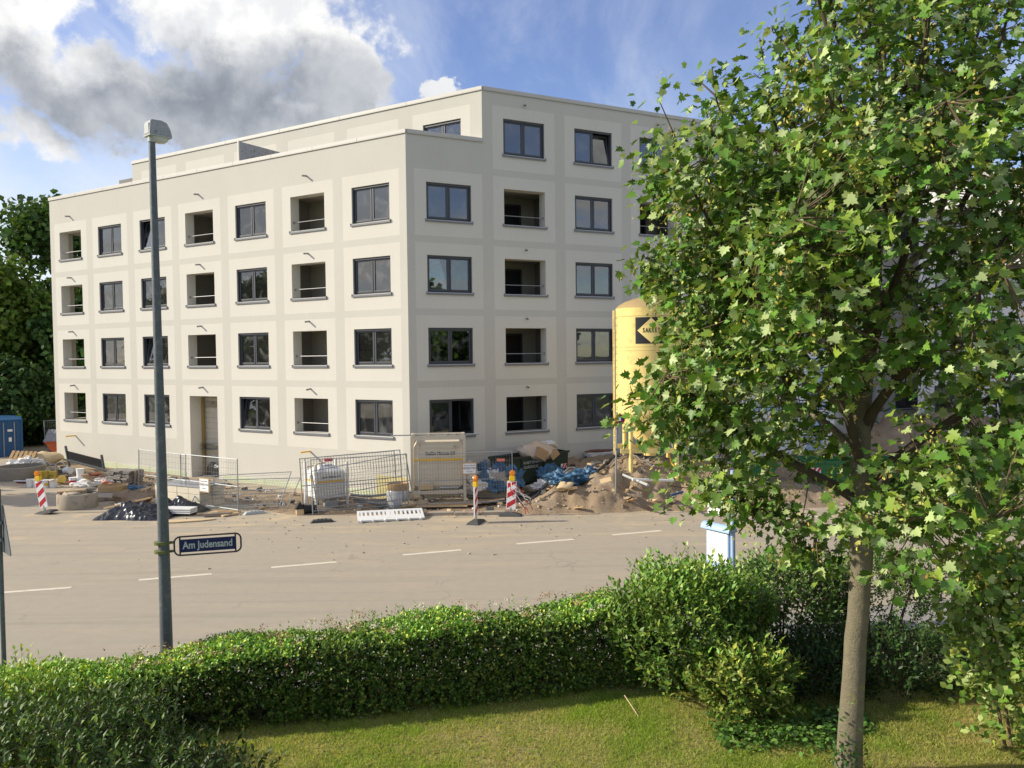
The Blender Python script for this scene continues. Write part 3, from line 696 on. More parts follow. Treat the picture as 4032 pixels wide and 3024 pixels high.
# corner loggias: open on two sides
for r in range(4):
    z = ZB[r]; xa = LL - UL[6] - 2.0; q = MB()
    x0, x1, y0, y1, z0, z1 = 0.02, 3.3, 0.5, 2.6, -0.72, WH + .1
    q.add([(x0 - xa, y1, z0), (x1 - xa, y1, z0), (x1 - xa, y1, z1), (x0 - xa, y1, z1)], [(0, 1, 2, 3)])
    q.add([(x1 - xa, y0, z0), (x1 - xa, y0, z1), (x1 - xa, y1, z1), (x1 - xa, y1, z0)], [(0, 1, 2, 3)])
    q.add([(x0 - xa, y0, z1), (x0 - xa, y1, z1), (x1 - xa, y1, z1), (x1 - xa, y0, z1)], [(0, 1, 2, 3)])
    q.add([(x0 - xa, y0, z0), (x1 - xa, y0, z0), (x1 - xa, y1, z0), (x0 - xa, y1, z0)], [(0, 1, 2, 3)])
    q.add([(x0 - xa + .36, .5, -.02), (x0 - xa + .36, .5, z1), (x0 - xa + .36, 1.05, z1), (x0 - xa + .36, 1.05, -.02)], [(0, 1, 2, 3)], 1)
    q.add([(x0 - xa, 1.05, -.02), (x0 - xa + .36, 1.05, -.02), (x0 - xa + .36, 1.05, z1), (x0 - xa, 1.05, z1)], [(0, 1, 2, 3)], 1)
    q.bb(x0 - xa, x0 - xa + .3, .5, 2.6, z0, -.02, 1)
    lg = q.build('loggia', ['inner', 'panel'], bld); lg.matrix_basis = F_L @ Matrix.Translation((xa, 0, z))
    rr = MB(); rr.cyl((0.004, 0.18, .40), (1.996, 0.18, .40), .016, n=8); rr.build('rail', 'rail', lg)
    rr = MB(); rr.cyl((x0 - xa + .15, 1.06, .40), (x0 - xa + .15, 2.58, .40), .016, n=8); rr.build('rail', 'rail', lg)
    make_sill(lg)
# passage door with the masonry behind it
xa = LL - UL[3] - 2.0
T = F_L @ Matrix.Translation((xa, 0, 0))
q = MB(); q.bb(-1.9, 0, .62, .66, -.5, 3.95, 0); q.bb(2.0, 2.3, .62, .66, -.5, 3.95, 0)
q.add([(-1.9, .93, -.5), (2.3, .93, -.5), (2.3, .93, 4), (-1.9, .93, 4)], [(0, 1, 2, 3)], 1)
q.add([(-1.9, .6, 3.93), (2.3, .6, 3.93), (2.3, .93, 3.93), (-1.9, .93, 3.93)], [(0, 1, 2, 3)], 1)
q.add([(-1.9, .6, -.2), (2.3, .6, -.2), (2.3, .93, -.2), (-1.9, .93, -.2)], [(0, 1, 2, 3)], 1)
o = q.build('passage', ['panel', 'room'], bld); passage = o; o.matrix_basis = T
for j in range(16):                          # aerated-concrete blocks, one object each
    z = -.18 + j * .25
    for i in range(6):
        x0_ = -1.85 + i * .625 + (0.31 if j % 2 else 0)
        if x0_ > 2.2 or x0_ + .62 < -1.9 or z > 3.7: continue
        if 'blockmesh' not in globals():
            q = MB(); q.bb(0.004, 0.62, 0, .06, 0.004, .245); bo = q.build('masonry_block', 'aac', passage, bevel=.006); blockmesh = bo.data
        else:
            bo = bpy.data.objects.new('masonry_block', blockmesh); COL.objects.link(bo); bo.parent = passage
        bo.location = (x0_, .84 + random.uniform(-.008, .008), z)
q = MB(); q.bb(.02, .09, .64, .74, -.2, 3.9); o = q.build('door_timber', mat('ochre_foam_strip', (.36, .25, .07), .9, .2), passage)
q = MB(); q.bb(.15, 1.95, .78, .835, 3.35, 3.62); o = q.build('lintel', 'concrete', passage)
q = MB(); q.blob((0.9, .62, .25), (.5, .14, .42), 10, 6, .4, 3); q.build('rubbish_heap', 'tarp_black', passage)
# overflow spouts and projecting timber pieces
def spout(Fm, x, z, L=.24, m='rail', r=.04):
    q = MB()
    q.cyl((0, .02, 0), (0, -L, -.03), r, n=10); q.cyl((0, -L + .001, -.03), (0, -L - .004, -.03), r * .7, n=10, m=1)
    o = q.build('drain_spout', [m, 'dark'], bld, smooth=True); o.matrix_basis = Fm @ Matrix.Translation((x, 0, z))
for k in (1, 3, 6):
    for r in range(4): spout(F_L, LL - UL[k] - 1.0, ZT[r] + (.41 if r < 3 else .80))
for k in (1, 3, 5, 7):
    for r in (0, 1, 2): spout(F_R, XR[k] + 1.0, ZT[r] + .41, .13)
    spout(F_R, XR[k] + 1.0, 16.2, .13)
for u, z in ((23.1, 1.61), (5.51, 1.65)):
    q = MB(); q.bb(-.03, .03, -.56, .02, -.03, .03); o = q.build('projecting_batten', 'yellow_band', bld); o.matrix_basis = F_L @ Matrix.Translation((LL - u, 0, z))
# blue foil behind the open ground-floor window
fo = thing('foil_bundle', 'crumpled blue foil behind the open ground floor window at the building corner', 'foil', C + dR * 1.25 - nR * .55 + Vector((0, 0, 2.1)))
q = MB(); q.blob((0, 0, .45), (.30, .12, .75), 12, 10, .35, 5); q.build('foil_sheet', 'tarp_blue', fo)

# ================================================================== BACKGROUND BUILDING
wb_o = Vector((20.9, 42.6, 0)); wb = thing('apartment_block', 'bright white apartment block with dark windows behind the maple', 'building', wb_o)
X2 = Vector((0.85, -0.5268, 0)); n2 = Vector((-0.5268, -0.85, 0)); F2 = frame(Vector((0, 0, 0)), X2, n2)
op2 = []
for k in range(6):
    for r in range(4): op2.append((0.75 + 2.9 * k, 2.35 + 2.9 * k, 2.2 + 2.9 * r, 3.9 + 2.9 * r))
xs = sorted({0, 18.0} | {o[0] for o in op2} | {o[1] for o in op2}); zz = sorted({-.5, 14.2} | {o[2] for o in op2} | {o[3] for o in op2}); q = MB()
for i in range(len(xs) - 1):
    for j in range(len(zz) - 1):
        cx, cz = (xs[i] + xs[i + 1]) / 2, (zz[j] + zz[j + 1]) / 2
        if any(o[0] < cx < o[1] and o[2] < cz < o[3] for o in op2): continue
        q.add([(xs[i], 0, zz[j]), (xs[i + 1], 0, zz[j]), (xs[i + 1], 0, zz[j + 1]), (xs[i], 0, zz[j + 1])], [(0, 1, 2, 3)])
for o in op2:
    a, b_, c, d = o
    q.add([(a, 0, c), (a, 0, d), (a, .2, d), (a, .2, c)], [(0, 1, 2, 3)]); q.add([(b_, 0, c), (b_, .2, c), (b_, .2, d), (b_, 0, d)], [(0, 1, 2, 3)])
    q.add([(a, 0, d), (b_, 0, d), (b_, .2, d), (a, .2, d)], [(0, 1, 2, 3)]); q.add([(a, 0, c), (a, .2, c), (b_, .2, c), (b_, 0, c)], [(0, 1, 2, 3)])
q.add([(0, 0, -.5), (0, 0, 14.2), (0, 9, 14.2), (0, 9, -.5)], [(0, 1, 2, 3)]); q.add([(18, 0, -.5), (18, 9, -.5), (18, 9, 14.2), (18, 0, 14.2)], [(0, 1, 2, 3)])
q.add([(0, 9, -.5), (0, 9, 14.2), (18, 9, 14.2), (18, 9, -.5)], [(0, 1, 2, 3)])
o = q.build('wall', 'white_plaster', wb); o.matrix_basis = F2
q = MB(); q.bb(-.2, 18.2, -.15, 9.2, 14.2, 14.45); o = q.build('roof', 'coping', wb); o.matrix_basis = F2
first = None
for a, b_, c, d in op2:
    if first is None:
        q = MB(); bars(q, 0, 1.6, 0, 1.7, .09, .12, .2); q.bb(.75, .85, .12, .2, .09, 1.61); first = q.build('window', 'frame', wb)
        q = MB(); q.bb(.09, 1.51, .17, .18, .09, 1.61); q.build('pane', 'glass', first)
        q = MB(); q.bb(.0, 1.6, 1.2, 1.25, -.1, 1.8); q.build('room_wall', 'room', first); w1 = first
    else: w1 = copy_tree(first, wb)
    w1.matrix_basis = F2 @ Matrix.Translation((a, 0, c))
# ================================================================== SITE OBJECTS
def at(px, py, z=0.0):
    """point at height z seen at a given spot of a 2212 x 1659 picture, used to read off positions"""
    d = rt * ((px * 4032 / 2212 - 2016) / 3261) - up * ((py * 4032 / 2212 - 1512) / 3261) + fwd
    t = (z - CAM_Z) / d.z
    return Vector((d.x * t, d.y * t, z))
def onsite(px, py, dz=0.0):
    z = 0.0
    for _ in range(12):
        p = at(px, py, z + dz); z = 0.5 * z + 0.5 * max(zs(p.x, p.y), 0)
    return at(px, py, z + dz)
def alongdeg(a, b): return math.atan2(b[1] - a[1], b[0] - a[0])

# ---------------------------------------------------------------- mesh fence panels
def fence_matrix(a, b, lean=(0, 0, 1), scale=None):
    a, b = Vector(a), Vector(b); X = (b - a).normalized(); Z = Vector(lean).normalized()
    Z = (Z - X * Z.dot(X)).normalized(); Y = Z.cross(X).normalized()
    m = Matrix((X, Y, Z)).transposed().to_4x4(); m.translation = a
    return m
def fence_proto(label):
    t = thing('mesh_fence_panel', label, 'fence', group='mesh fence panels round the building site')
    L, H = 3.45, 2.0
    for x in (0.0, L):
        q = MB(); q.cyl((x, 0, 0), (x, 0, H), .021, n=8); q.build('post', 'galv', t, smooth=True)
    for z in (0.12, 0.98, H - .02):
        q = MB(); q.cyl((.02, 0, z), (L - .02, 0, z), .016, n=7); q.build('rail', 'galv', t, smooth=True)
    q = MB()
    for i in range(1, 34): q.tube([(L * i / 34, 0, .12), (L * i / 34, 0, H - .02)], .0042, 3, cap=False)
    for j in range(1, 9):
        if j != 4: q.tube([(0, .004, .12 + .215 * j), (L, .004, .12 + .215 * j)], .0042, 3, cap=False)
    q.build('wire_mesh', 'wire', t, kind='stuff')
    return t
fA = fence_proto('mesh fence panel standing left of the lamp post, in front of the passage door')
fA.matrix_basis = fence_matrix((-15.4, 33.9, .02), (-12.9, 32.0, .02), (.0, .03, 1))
def fence(label, a, b, lean=(0, 0, 1)):
    o = copy_tree(fA); o['label'] = label; o.matrix_basis = fence_matrix(a, b, lean); return o
fence('mesh fence panel with a paper notice, standing upright just right of the lamp post', (-12.95, 32.15, .02), (-10.3, 30.35, .02), (-.07, .05, 1))
fence('topmost of the mesh fence panels leaning back flat over the block stack', (-12.15, 30.75, .06), (-8.75, 30.65, .20), (-.16, .84, .50))
fence('lower mesh fence panel under another one, leaning back over the block stack', (-11.9, 30.9, .02), (-8.5, 30.75, .08), (-.10, .86, .42))
fence('front mesh fence panel of the tilted bundle before the small white silo', (-7.25, 29.75, .03), (-3.85, 30.55, .10), (.10, .05, 1))
fence('middle mesh fence panel of the tilted bundle before the small white silo', (-7.45, 29.95, .06), (-4.05, 30.75, .24), (.06, .06, 1))
fence('sagging mesh fence panel with its top rail sloping down to the left of the bundle', (-7.0, 29.85, -.38), (-3.75, 30.62, .12), (.03, .06, 1))
fence('rear mesh fence panel of the tilted bundle before the small white silo', (-7.7, 30.15, .02), (-4.3, 31.0, .18), (.14, .08, 1))
fD = fence('mesh fence panel in front of the beige silo and the blue foil heap', (-3.45, 30.35, .12), (0.0, 30.6, .16), (.02, .0, 1))
fence('distant mesh fence panel leaning before the dark trees beside the blue container', (-29.2, 51.6, .0), (-26.2, 53.0, .15), (-.32, .15, .9))
fence('mesh fence panel standing before the quarry stone wall on the right', (19.0, 36.3, .0), (22.4, 35.9, .0), (.02, .05, 1))
def notice(label, M, w_, h_, lines, frm=True):
    t = thing('notice_board', label, 'sign'); t.matrix_basis = M
    if frm:
        q = MB(); q.bb(-w_ / 2 - .04, w_ / 2 + .04, -.022, -.006, -h_ / 2 - .04, h_ / 2 + .04); q.build('board', 'wood', t)
    q = MB(); q.bb(-w_ / 2, w_ / 2, -.03, -.0225, -h_ / 2, h_ / 2); q.build('paper', 'paper', t)
    for s_, z, sz in lines: text('lettering', s_, 'black', t, sz, (0, -.0315, z), xs=.9)
    return t
notice('white VERBOTEN notice on the fence panel before the passage door', fence_matrix((-11.77, 31.3, .93), (-11.4, 31.05, .93), (-.05, .03, 1)) @ Matrix.Translation((.2, -.08, 0)), .52, .46,
       [('Betreten der Baustelle', .15, .05), ('VERBOTEN', .02, .115), ('Eltern haften', -.12, .045)])
notice('white VERBOTEN notice in a wooden frame on the fence beside the beige silo', fence_matrix((-1.9, 30.33, 1.55), (-1.0, 30.42, 1.55), (0, 0, 1)) @ Matrix.Translation((.3, 0, 0)), .46, .37,
       [('Betreten der Baustelle', .12, .05), ('VERBOTEN', .01, .115), ('Eltern haften', -.11, .045)])
pk = thing('warning_plate', 'small pink plate hanging on the fence before the green skip', 'sign', (-.45, 30.55, 1.83)); q = MB(); q.bb(-.15, .15, -.03, -.02, -.05, .05); q.build('plate', mat('pink_plate', (.65, .2, .14), .6, .1), pk)

# ---------------------------------------------------------------- silos
s3 = thing('plaster_silo', 'large beige plaster mixing silo StoSilo Minimix 3.0 behind the fence at the building corner', 'silo', (-2.80, 30.95, 0.10), rad(5))
s3['label'] = 'large beige mortar silo reading Minimix 3.0 behind the fence at the building corner'
hw, dp, H = .98, 1.15, 2.62
for x in (-hw, hw):
    for y in (0, dp):
        q = MB(); q.bb(x - .055, x + .055, y, y + .11, 0, H); q.build('post', 'beige', s3, bevel=.008)
for y in (0, dp):
    q = MB(); q.bb(-hw + .056, hw - .056, y + .005, y + .105, H - .16, H - .01); q.build('top_beam', 'beige', s3)
    q = MB(); q.bb(-hw + .056, hw - .056, y + .005, y + .105, .42, .55); q.build('lower_beam', 'beige', s3)
for x in (-hw, hw):
    q = MB(); q.bb(x - .045, x + .045, .111, dp - .001, H - .16, H - .01); q.bb(x - .045, x + .045, .111, dp - .001, .42, .55); q.build('side_beam', 'beige', s3)
q = MB()      # vessel: box with sloping shoulders and a hopper below
q.prism([(-hw + .06, .72), (hw - .06, .72), (hw - .06, 2.18), (hw - .18, 2.38), (-hw + .18, 2.38), (-hw + .06, 2.18)], .13, dp - .02, 'y')
q.add([(-hw + .06, .13, .72), (hw - .06, .13, .72), (hw - .06, dp - .02, .72), (-hw + .06, dp - .02, .72), (-.35, .4, .25), (.35, .4, .25), (.35, .8, .25), (-.35, .8, .25)],
      [(0, 4, 5, 1), (1, 5, 6, 2), (2, 6, 7, 3), (3, 7, 4, 0), (4, 7, 6, 5)])
q.build('vessel', 'beige', s3, bevel=.01)
for z in (1.0, 1.55, 2.12): 
    q = MB(); q.bb(-hw + .07, hw - .07, .115, .129, z, z + .035); q.build('stiffener', 'beige', s3)
q = MB(); q.bb(-.006, .006, .112, .129, .75, 2.1); q.build('seam', 'beige', s3)
q = MB(); q.bb(-hw + .07, hw - .07, .108, .128, 1.66, 1.74); q.build('stripe', 'yellow_band', s3)
text('lettering', 'StoSilo Minimix 3.0', 'black', s3, .17, (.08, .120, 1.93), xs=.84, off=.004)
q = MB(); q.bb(-hw + .25, -.2, -.02, .12, .60, .66); q.bb(-hw + .25, -.2, .0, .12, .661, .78, 0); q.build('control_ledge', 'wood_pale', s3)
q = MB()
for i in range(7): q.cyl((-.1 + i * .13, .2, .56), (-.1 + i * .13, .2, .68 + .05 * (i % 3)), .035, n=8)
q.cyl((.05, .1, .64), (.75, .1, .64), .03); q.build('mixing_pump', 'lum_pale', s3)
q = MB(); q.lathe([(.09, 0), (.09, .02)], 16); o = q.build('gauge', 'beige', s3); o.location = (-.2, .11, .95); o.rotation_euler = (rad(90), 0, 0)
q = MB(); q.cyl((-1.75, .05, H + .03), (1.55, .05, H + .03), .022, n=8); q.build('top_pipe', 'galv', s3)
for x in (-.9, -.35, .3, .62, .95):
    q = MB(); q.bb(x - .05, x + .05, .0, .12, H - .005, H + .075); q.build('pipe_clamp', 'beige', s3)
q = MB(); q.bb(-hw - .02, hw + .02, -.1, dp + .2, -.12, -.002); q.build('timber_base', 'wood_grey', s3)

s1 = thing('plaster_silo', 'small white mortar silo with sto lettering and a yellow stripe behind the fence bundle', 'silo', (-7.28, 30.55, 0.02), rad(33))
bw, bd = 1.12, 1.05           # right face (front, -y) and left face (-x)
q = MB(); q.bb(0, bw, 0, bd, .42, 1.38); q.build('vessel', 'white', s1, bevel=.01)
q = MB(); q.add([(0, 0, 1.382), (bw, 0, 1.382), (bw, bd, 1.382), (0, bd, 1.382), (.3, .3, 1.6), (bw - .3, .3, 1.6), (bw - .3, bd - .3, 1.6), (.3, bd - .3, 1.6)],
                [(0, 1, 5, 4), (1, 2, 6, 5), (2, 3, 7, 6), (3, 0, 4, 7), (4, 5, 6, 7)]); q.build('lid', 'white', s1)
q = MB(); q.add([(0, 0, .418), (bw, 0, .418), (bw, bd, .418), (0, bd, .418), (.4, .4, .2), (.7, .4, .2), (.7, .7, .2), (.4, .7, .2)], [(0, 4, 5, 1), (1, 5, 6, 2), (2, 6, 7, 3), (3, 7, 4, 0), (4, 7, 6, 5)]); q.build('hopper', 'white', s1)
for x in (-.05, bw + .05):
    for y in (-.05, bd + .05):
        q = MB(); q.bb(x - .045, x + .045, y - .045, y + .045, 0, 1.72); q.build('post', 'white', s1, bevel=.006)
q = MB(); q.bb(-.007, -.001, .01, bd - .01, 1.0, 1.08); q.bb(.01, bw - .01, -.007, -.001, 1.0, 1.08); q.build('stripe', 'yellow_band', s1)
text('lettering', 'sto', 'black', s1, .27, (-.004, bd * .5, 1.2), rot=(rad(90), 0, rad(-90)), off=.006)
text('lettering', 'StoSilo Minimix 1.0', 'black', s1, .115, (bw * .5, -.004, 1.2), xs=.8, off=.002)
q = MB(); q.blob((.5, .5, 1.62), (.30, .22, .06), 10, 6, .3, 4); q.build('bag', 'sack', s1)
q = MB(); q.bb(.55, .85, .55, .7, 1.72, 1.84); q.build('red_box', 'red', s1)
q = MB(); q.cyl((-.3, .2, 1.62), (.5, .5, 1.70), .02, n=6); q.build('rod', 'wood', s1)
q = MB(); q.cyl((.45, .1, .05), (.45, .1, .7), .06, n=10); q.bb(.3, .8, -.02, .2, .05, .3); q.build('mixing_pump', 'lum_grey', s1)

sk = thing('mortar_silo', 'tall yellow steel silo with black SAKRET sign beside the maple', 'silo', (5.36, 32.25, 1.22)); sk.scale = (.935, .935, .935)
R_ = 1.38
q = MB(); q.lathe([(R_, 2.35), (R_ + .01, 2.4), (R_, 6.62), (R_ + .015, 6.66)], 48, cap=False); q.build('tank', 'silo', sk, smooth=True)
q = MB(); q.lathe([(R_ + .015, 6.661), (R_ * .93, 6.78), (R_ * .72, 6.95), (R_ * .35, 7.10), (.02, 7.14)], 48); q.build('dome', 'silo_top', sk, smooth=True)
q = MB(); q.lathe([(.25, .55), (.27, .8), (R_ * .97, 2.2), (R_, 2.349)], 40); q.build('cone', 'silo', sk, smooth=True)
for z in (3.45, 4.9, 5.05, 6.3):
    q = MB(); q.lathe([(R_ + .001, z), (R_ + .009, z + .012), (R_ + .001, z + .024)], 48, cap=False); q.build('weld_seam', 'silo_top', sk, smooth=True)
q = MB()
for s_ in (-.2, .2): q.tube([(-R_ - .1, s_, .6), (-R_ - .1, s_, 6.6)], .02, 6)
for k in range(20): q.tube([(-R_ - .1, -.2, .8 + .29 * k), (-R_ - .1, .2, .8 + .29 * k)], .014, 5)
q.build('ladder', 'silo', sk)
q = MB(); q.prism([(-.42, 6.95), (.42, 6.95), (.28, 7.30), (-.26, 7.32)], -.03, .03, 'y'); q.build('lifting_lug', 'silo', sk)
for sx_ in (-1, 1):
    for sy_ in (-1, 1):
        q = MB(); q.cyl((sx_ * .93, sy_ * .93, -.4), (sx_ * .93, sy_ * .93, 2.7), .09, n=12); q.build('leg', 'silo', sk, smooth=True)
        q = MB(); q.cyl((sx_ * .93, sy_ * .93, 1.55), (sx_ * .45, sy_ * .93, 2.2), .045, n=8); q.build('brace', 'silo', sk, smooth=True)
for sy_ in (-1, 1):
    q = MB(); q.bb(-1.35, .83, sy_ * .93 - .06, sy_ * .93 + .06, .75, .93); q.build('crossbar', 'silo', sk)
def curved(name, m, half, zc, hh, rr, diamond=False, a0=-math.pi / 2):
    q = MB(); n = 20; vs = []
    for i in range(n + 1):
        s_ = -half + 2 * half * i / n; a = a0 + s_ / R_; h_ = hh * (1 - abs(s_) / half) if diamond else hh
        vs += [(rr * math.cos(a), rr * math.sin(a), zc - h_), (rr * math.cos(a), rr * math.sin(a), zc + h_)]
    q.add(vs, [(2 * i, 2 * i + 2, 2 * i + 3, 2 * i + 1) for i in range(n)]); return q.build(name, m, sk)
A0 = math.atan2(-34.4, -5.75) + .06
curved('sign_plate', 'black', .64, 5.72, .53, R_ + .012, a0=A0)
curved('sign_diamond', 'silo', .56, 5.72, .50, R_ + .018, True, a0=A0)
for i, ch in enumerate('SAKRET'):
    a = A0 + (-.30 + .12 * i) / R_
    text('letter', ch, 'black', sk, .25, ((R_ + .026) * math.cos(a), (R_ + .026) * math.sin(a), 5.72), rot=(rad(90), 0, a + rad(90)), xs=.62, off=.006)

# ---------------------------------------------------------------- skips
def skip(name, label, loc, rz, m, Lt, Lb, wd, h, lean=0.0, ribs=True):
    t = thing(name, label, 'skip', loc, rz); t.rotation_euler = (0, lean, rz)
    e = (Lt - Lb) / 2; th = .04
    for y in (0, wd - th):
        q = MB(); q.prism([(e, 0), (e + Lb, 0), (Lt, h), (0, h)], y, y + th, 'y'); q.build('side_wall', m, t)
    q = MB(); q.add([(e, th, 0), (e, wd - th, 0), (0, wd - th, h), (0, th, h), (e + .06, th, 0), (e + .06, wd - th, 0), (.06, wd - th, h), (.06, th, h)],
                    [(0, 3, 2, 1), (4, 5, 6, 7), (3, 7, 6, 2)]); q.build('end_wall', m, t)
    q = MB(); a = e + Lb
    q.add([(a, th, 0), (a, wd - th, 0), (Lt, wd - th, h), (Lt, th, h), (a - .06, th, 0), (a - .06, wd - th, 0), (Lt - .06, wd - th, h), (Lt - .06, th, h)],
          [(0, 1, 2, 3), (4, 7, 6, 5), (3, 2, 6, 7)]); q.build('end_wall', m, t)
    q = MB(); q.bb(e, e + Lb, .01, wd - .01, -.03, .02); q.build('floor', m, t)
    q = MB(); q.bb(-.03, Lt + .03, -.05, -.002, h - .07, h + .02); q.bb(-.03, Lt + .03, wd + .002, wd + .05, h - .07, h + .02); q.build('rim', m, t)
    if ribs:
        for k in (.28, .62):
            x = Lt * k; q = MB(); q.bb(x - .04, x + .04, -.055, -.003, .05, h - .075); q.build('rib', m, t)
    return t
def hazard(p, x, z, w_, h_, flip=1):
    q = MB(); q.bb(x, x + w_, -.070, -.056, z, z + h_); q.build('hazard_plate', 'paper', p)
    for k in (0.05, .5):
        q = MB(); a = x + w_ * k; q.prism([(a, z), (a + w_ * .25, z), (a + w_ * .25 + h_ * .6, z + h_), (a + h_ * .6, z + h_)], -.073, -.0705, 'y'); q.build('hazard_stripe', 'red', p)
g1 = skip('rubbish_skip', 'dark green rubbish skip heaped with a film wrapped bundle by the grey wall', (-.35, 33.05, .46), rad(30), 'green_skip', 3.15, 2.9, 1.15, 1.05, rad(-3))
text('lettering', 'KNETTENBRECH', 'sign_white', g1, .15, (1.45, -.06, .80), xs=.95); text('lettering', 'GURDULIC', 'sign_white', g1, .15, (1.25, -.06, .62), xs=.95, shear=.2)
q = MB(); q.bb(.06, 3.0, .05, 1.1, .5, .9); q.build('rubble_fill', 'rust', g1)
hazard(g1, 2.7, .35, .3, .2)
hp = thing('film_bundle', 'brown film wrapped bundle with cardboard lying on the dark green skip', 'bundle', (1.0, 34.25, 1.45), rad(30))
q = MB(); q.blob((0, 0, .22), (.95, .5, .40), 18, 12, .28, 11); q.build('film', 'film', hp, smooth=True)
q = MB(); q.box((-.1, -.45, .2), (.5, .3, .42), R=Matrix.Rotation(.5, 3, 'Y')); q.build('carton', 'card', hp)
q = MB(); q.box((.55, -.42, .12), (.42, .25, .25), R=Matrix.Rotation(-.6, 3, 'Y')); q.build('carton', 'card', hp)
q = MB(); q.blob((.5, .05, .48), (.42, .3, .16), 14, 8, .5, 15); q.build('clear_film', 'sack', hp)
g2 = skip('rubbish_skip', 'green skip with slanted ends and hazard stripes left of the maple trunk', (6.45, 33.1, .15), rad(-8), 'green_skip2', 4.1, 2.7, 1.7, 1.12)
text('lettering', '7195', 'sign_white', g2, .26, (1.35, -.06, .72)); hazard(g2, .5, .45, .42, .24)
q = MB(); q.blob((1.5, .8, .85), (1.2, .6, .35), 14, 8, .4, 9); q.build('rubble_fill', 'gravel', g2)
g3 = skip('rubbish_skip', 'green skip with white lettering half hidden behind the maple trunk', (11.55, 32.5, .12), rad(-6), 'green_skip2', 4.2, 2.8, 1.7, 1.25)
text('lettering', 'enz-cl', 'sign_white', g3, .30, (2.2, -.06, .8)); hazard(g3, .15, .8, .4, .22); hazard(g3, 3.5, .8, .4, .22)
g4 = skip('rubbish_skip', 'orange skip under a ribbed grey cover beyond the left end of the building', (-28.7, 50.6, -.42), rad(20), 'orange_skip', 3.2, 1.9, 1.6, 1.15)
q = MB()
for i in range(16): q.prism([(i * .2, 1.17), (i * .2 + .1, 1.17), (i * .2 + .1, 1.20), (i * .2, 1.20)], 0, .01, 'y')
q.add([(-.05, -.1, 1.16), (3.25, -.1, 1.16), (3.25, 1.7, 1.75), (-.05, 1.7, 1.75)], [(0, 1, 2, 3)])
for i in range(17): q.add([(i * .2, -.1, 1.165), (i * .2 + .07, -.1, 1.165), (i * .2 + .07, 1.7, 1.755), (i * .2, 1.7, 1.755), (i * .2 + .035, -.1, 1.20), (i * .2 + .035, 1.7, 1.79)], [(0, 4, 5, 3), (4, 1, 2, 5), (0, 1, 4)])
q.build('ribbed_cover', 'lum_grey', g4)

# ---------------------------------------------------------------- shipping container
ct = thing('shipping_container', 'blue steel shipping container at the left edge before the dark trees', 'container', (-30.45, 48.9, -.35), rad(31))
q = MB(); q.bb(-1.22, 1.22, .06, 6.0, 0, 2.55); q.build('body', 'cont_blue', ct)
for x in (-1.2, 1.2):
    q = MB(); q.bb(x - .06, x + .06, -.02, .059, 0, 2.58); q.build('corner_post', 'cont_blue', ct)
for x in (-.58, .58):
    q = MB(); q.bb(x - .54, x + .54, .0, .05, .1, 2.45)
    for i in range(5): q.bb(x - .5 + i * .22, x - .40 + i * .22, -.02, -.001, .2, 2.35)
    d_ = q.build('door', 'cont_blue', ct)
    for dx in (-.3, .25):
        r = MB(); r.cyl((x + dx, -.06, .15), (x + dx, -.06, 2.4), .025, n=8); r.build('locking_bar', 'lum_grey', d_)
    r = MB(); r.bb(x - .1, x + .15, -.032, -.022, 1.85, 1.98); r.bb(x - .05, x + .1, -.032, -.022, 1.25, 1.5); r.build('label_patch', 'paper', d_)

# ---------------------------------------------------------------- beacons
def beacon(label, loc, rz, tilt=0.0, base=True):
    t = thing('warning_beacon', label, 'beacon', loc, rz, 'red and white warning beacons along the site'); t.rotation_euler = (0, tilt, rz)
    if base:
        q = MB(); q.add([(-.42, -.22, 0), (.42, -.22, 0), (.42, .22, 0), (-.42, .22, 0), (-.36, -.18, .07), (.36, -.18, .07), (.36, .18, .07), (-.36, .18, .07), (-.16, -.1, .12), (.16, -.1, .12), (.16, .1, .12), (-.16, .1, .12)],
                        [(0, 1, 5, 4), (1, 2, 6, 5), (2, 3, 7, 6), (3, 0, 4, 7), (4, 5, 9, 8), (5, 6, 10, 9), (6, 7, 11, 10), (7, 4, 8, 11), (8, 9, 10, 11)]); q.build('foot', 'rubber', t)
    q = MB(); q.bb(-.03, .03, -.02, .02, .1, .3); q.build('stem', 'galv', t)
    q = MB(); q.bb(-.168, .168, -.02, .02, .22, 1.24); q.build('plate', 'paper', t, bevel=.008)
    for s_ in (-1, 1):
        for k in range(3):
            z = .26 + k * .36; y = s_ * .0225
            q = MB(); lo = max(z, .235)
            q.add([(-.15, y, lo), (.15, y, z + .20), (.15, y, min(z + .38, 1.225)), (-.15, y, min(z + .18, 1.225))], [(0, 1, 2, 3)] if s_ < 0 else [(3, 2, 1, 0)]); q.build('stripe', 'red', t)
    q = MB(); q.bb(-.1, .1, -.07, .07, 1.245, 1.42); bx_ = q.build('battery_box', 'lamp_yellow', t, bevel=.015)
    q = MB(); q.cyl((0, -.06, 1.52), (0, .06, 1.52), .105, n=20); q.build('lamp_lens', 'orange_lens', t, bevel=.015)
    q = MB(); q.cyl((0, -.065, 1.52), (0, .065, 1.52), .055, n=14); q.build('lamp_centre', 'orange_lens', t)
    return t
beacon('red and white beacon turned edge-on, standing alone on its black foot on the road', (-1.28, 28.05, 0.0), rad(74))
beacon('red and white beacon facing the road before the sand heaps, tangled with barrier tape', (-.10, 29.25, 0.0), rad(-8), rad(3))
beacon('leaning red and white beacon at the far left beside the concrete ring', (-17.45, 30.7, 0.0), rad(-10), rad(-11))
tp = thing('barrier_tape', 'tangled red and white barrier tape hanging from the right beacon', 'tape', (-.05, 29.2, 0))
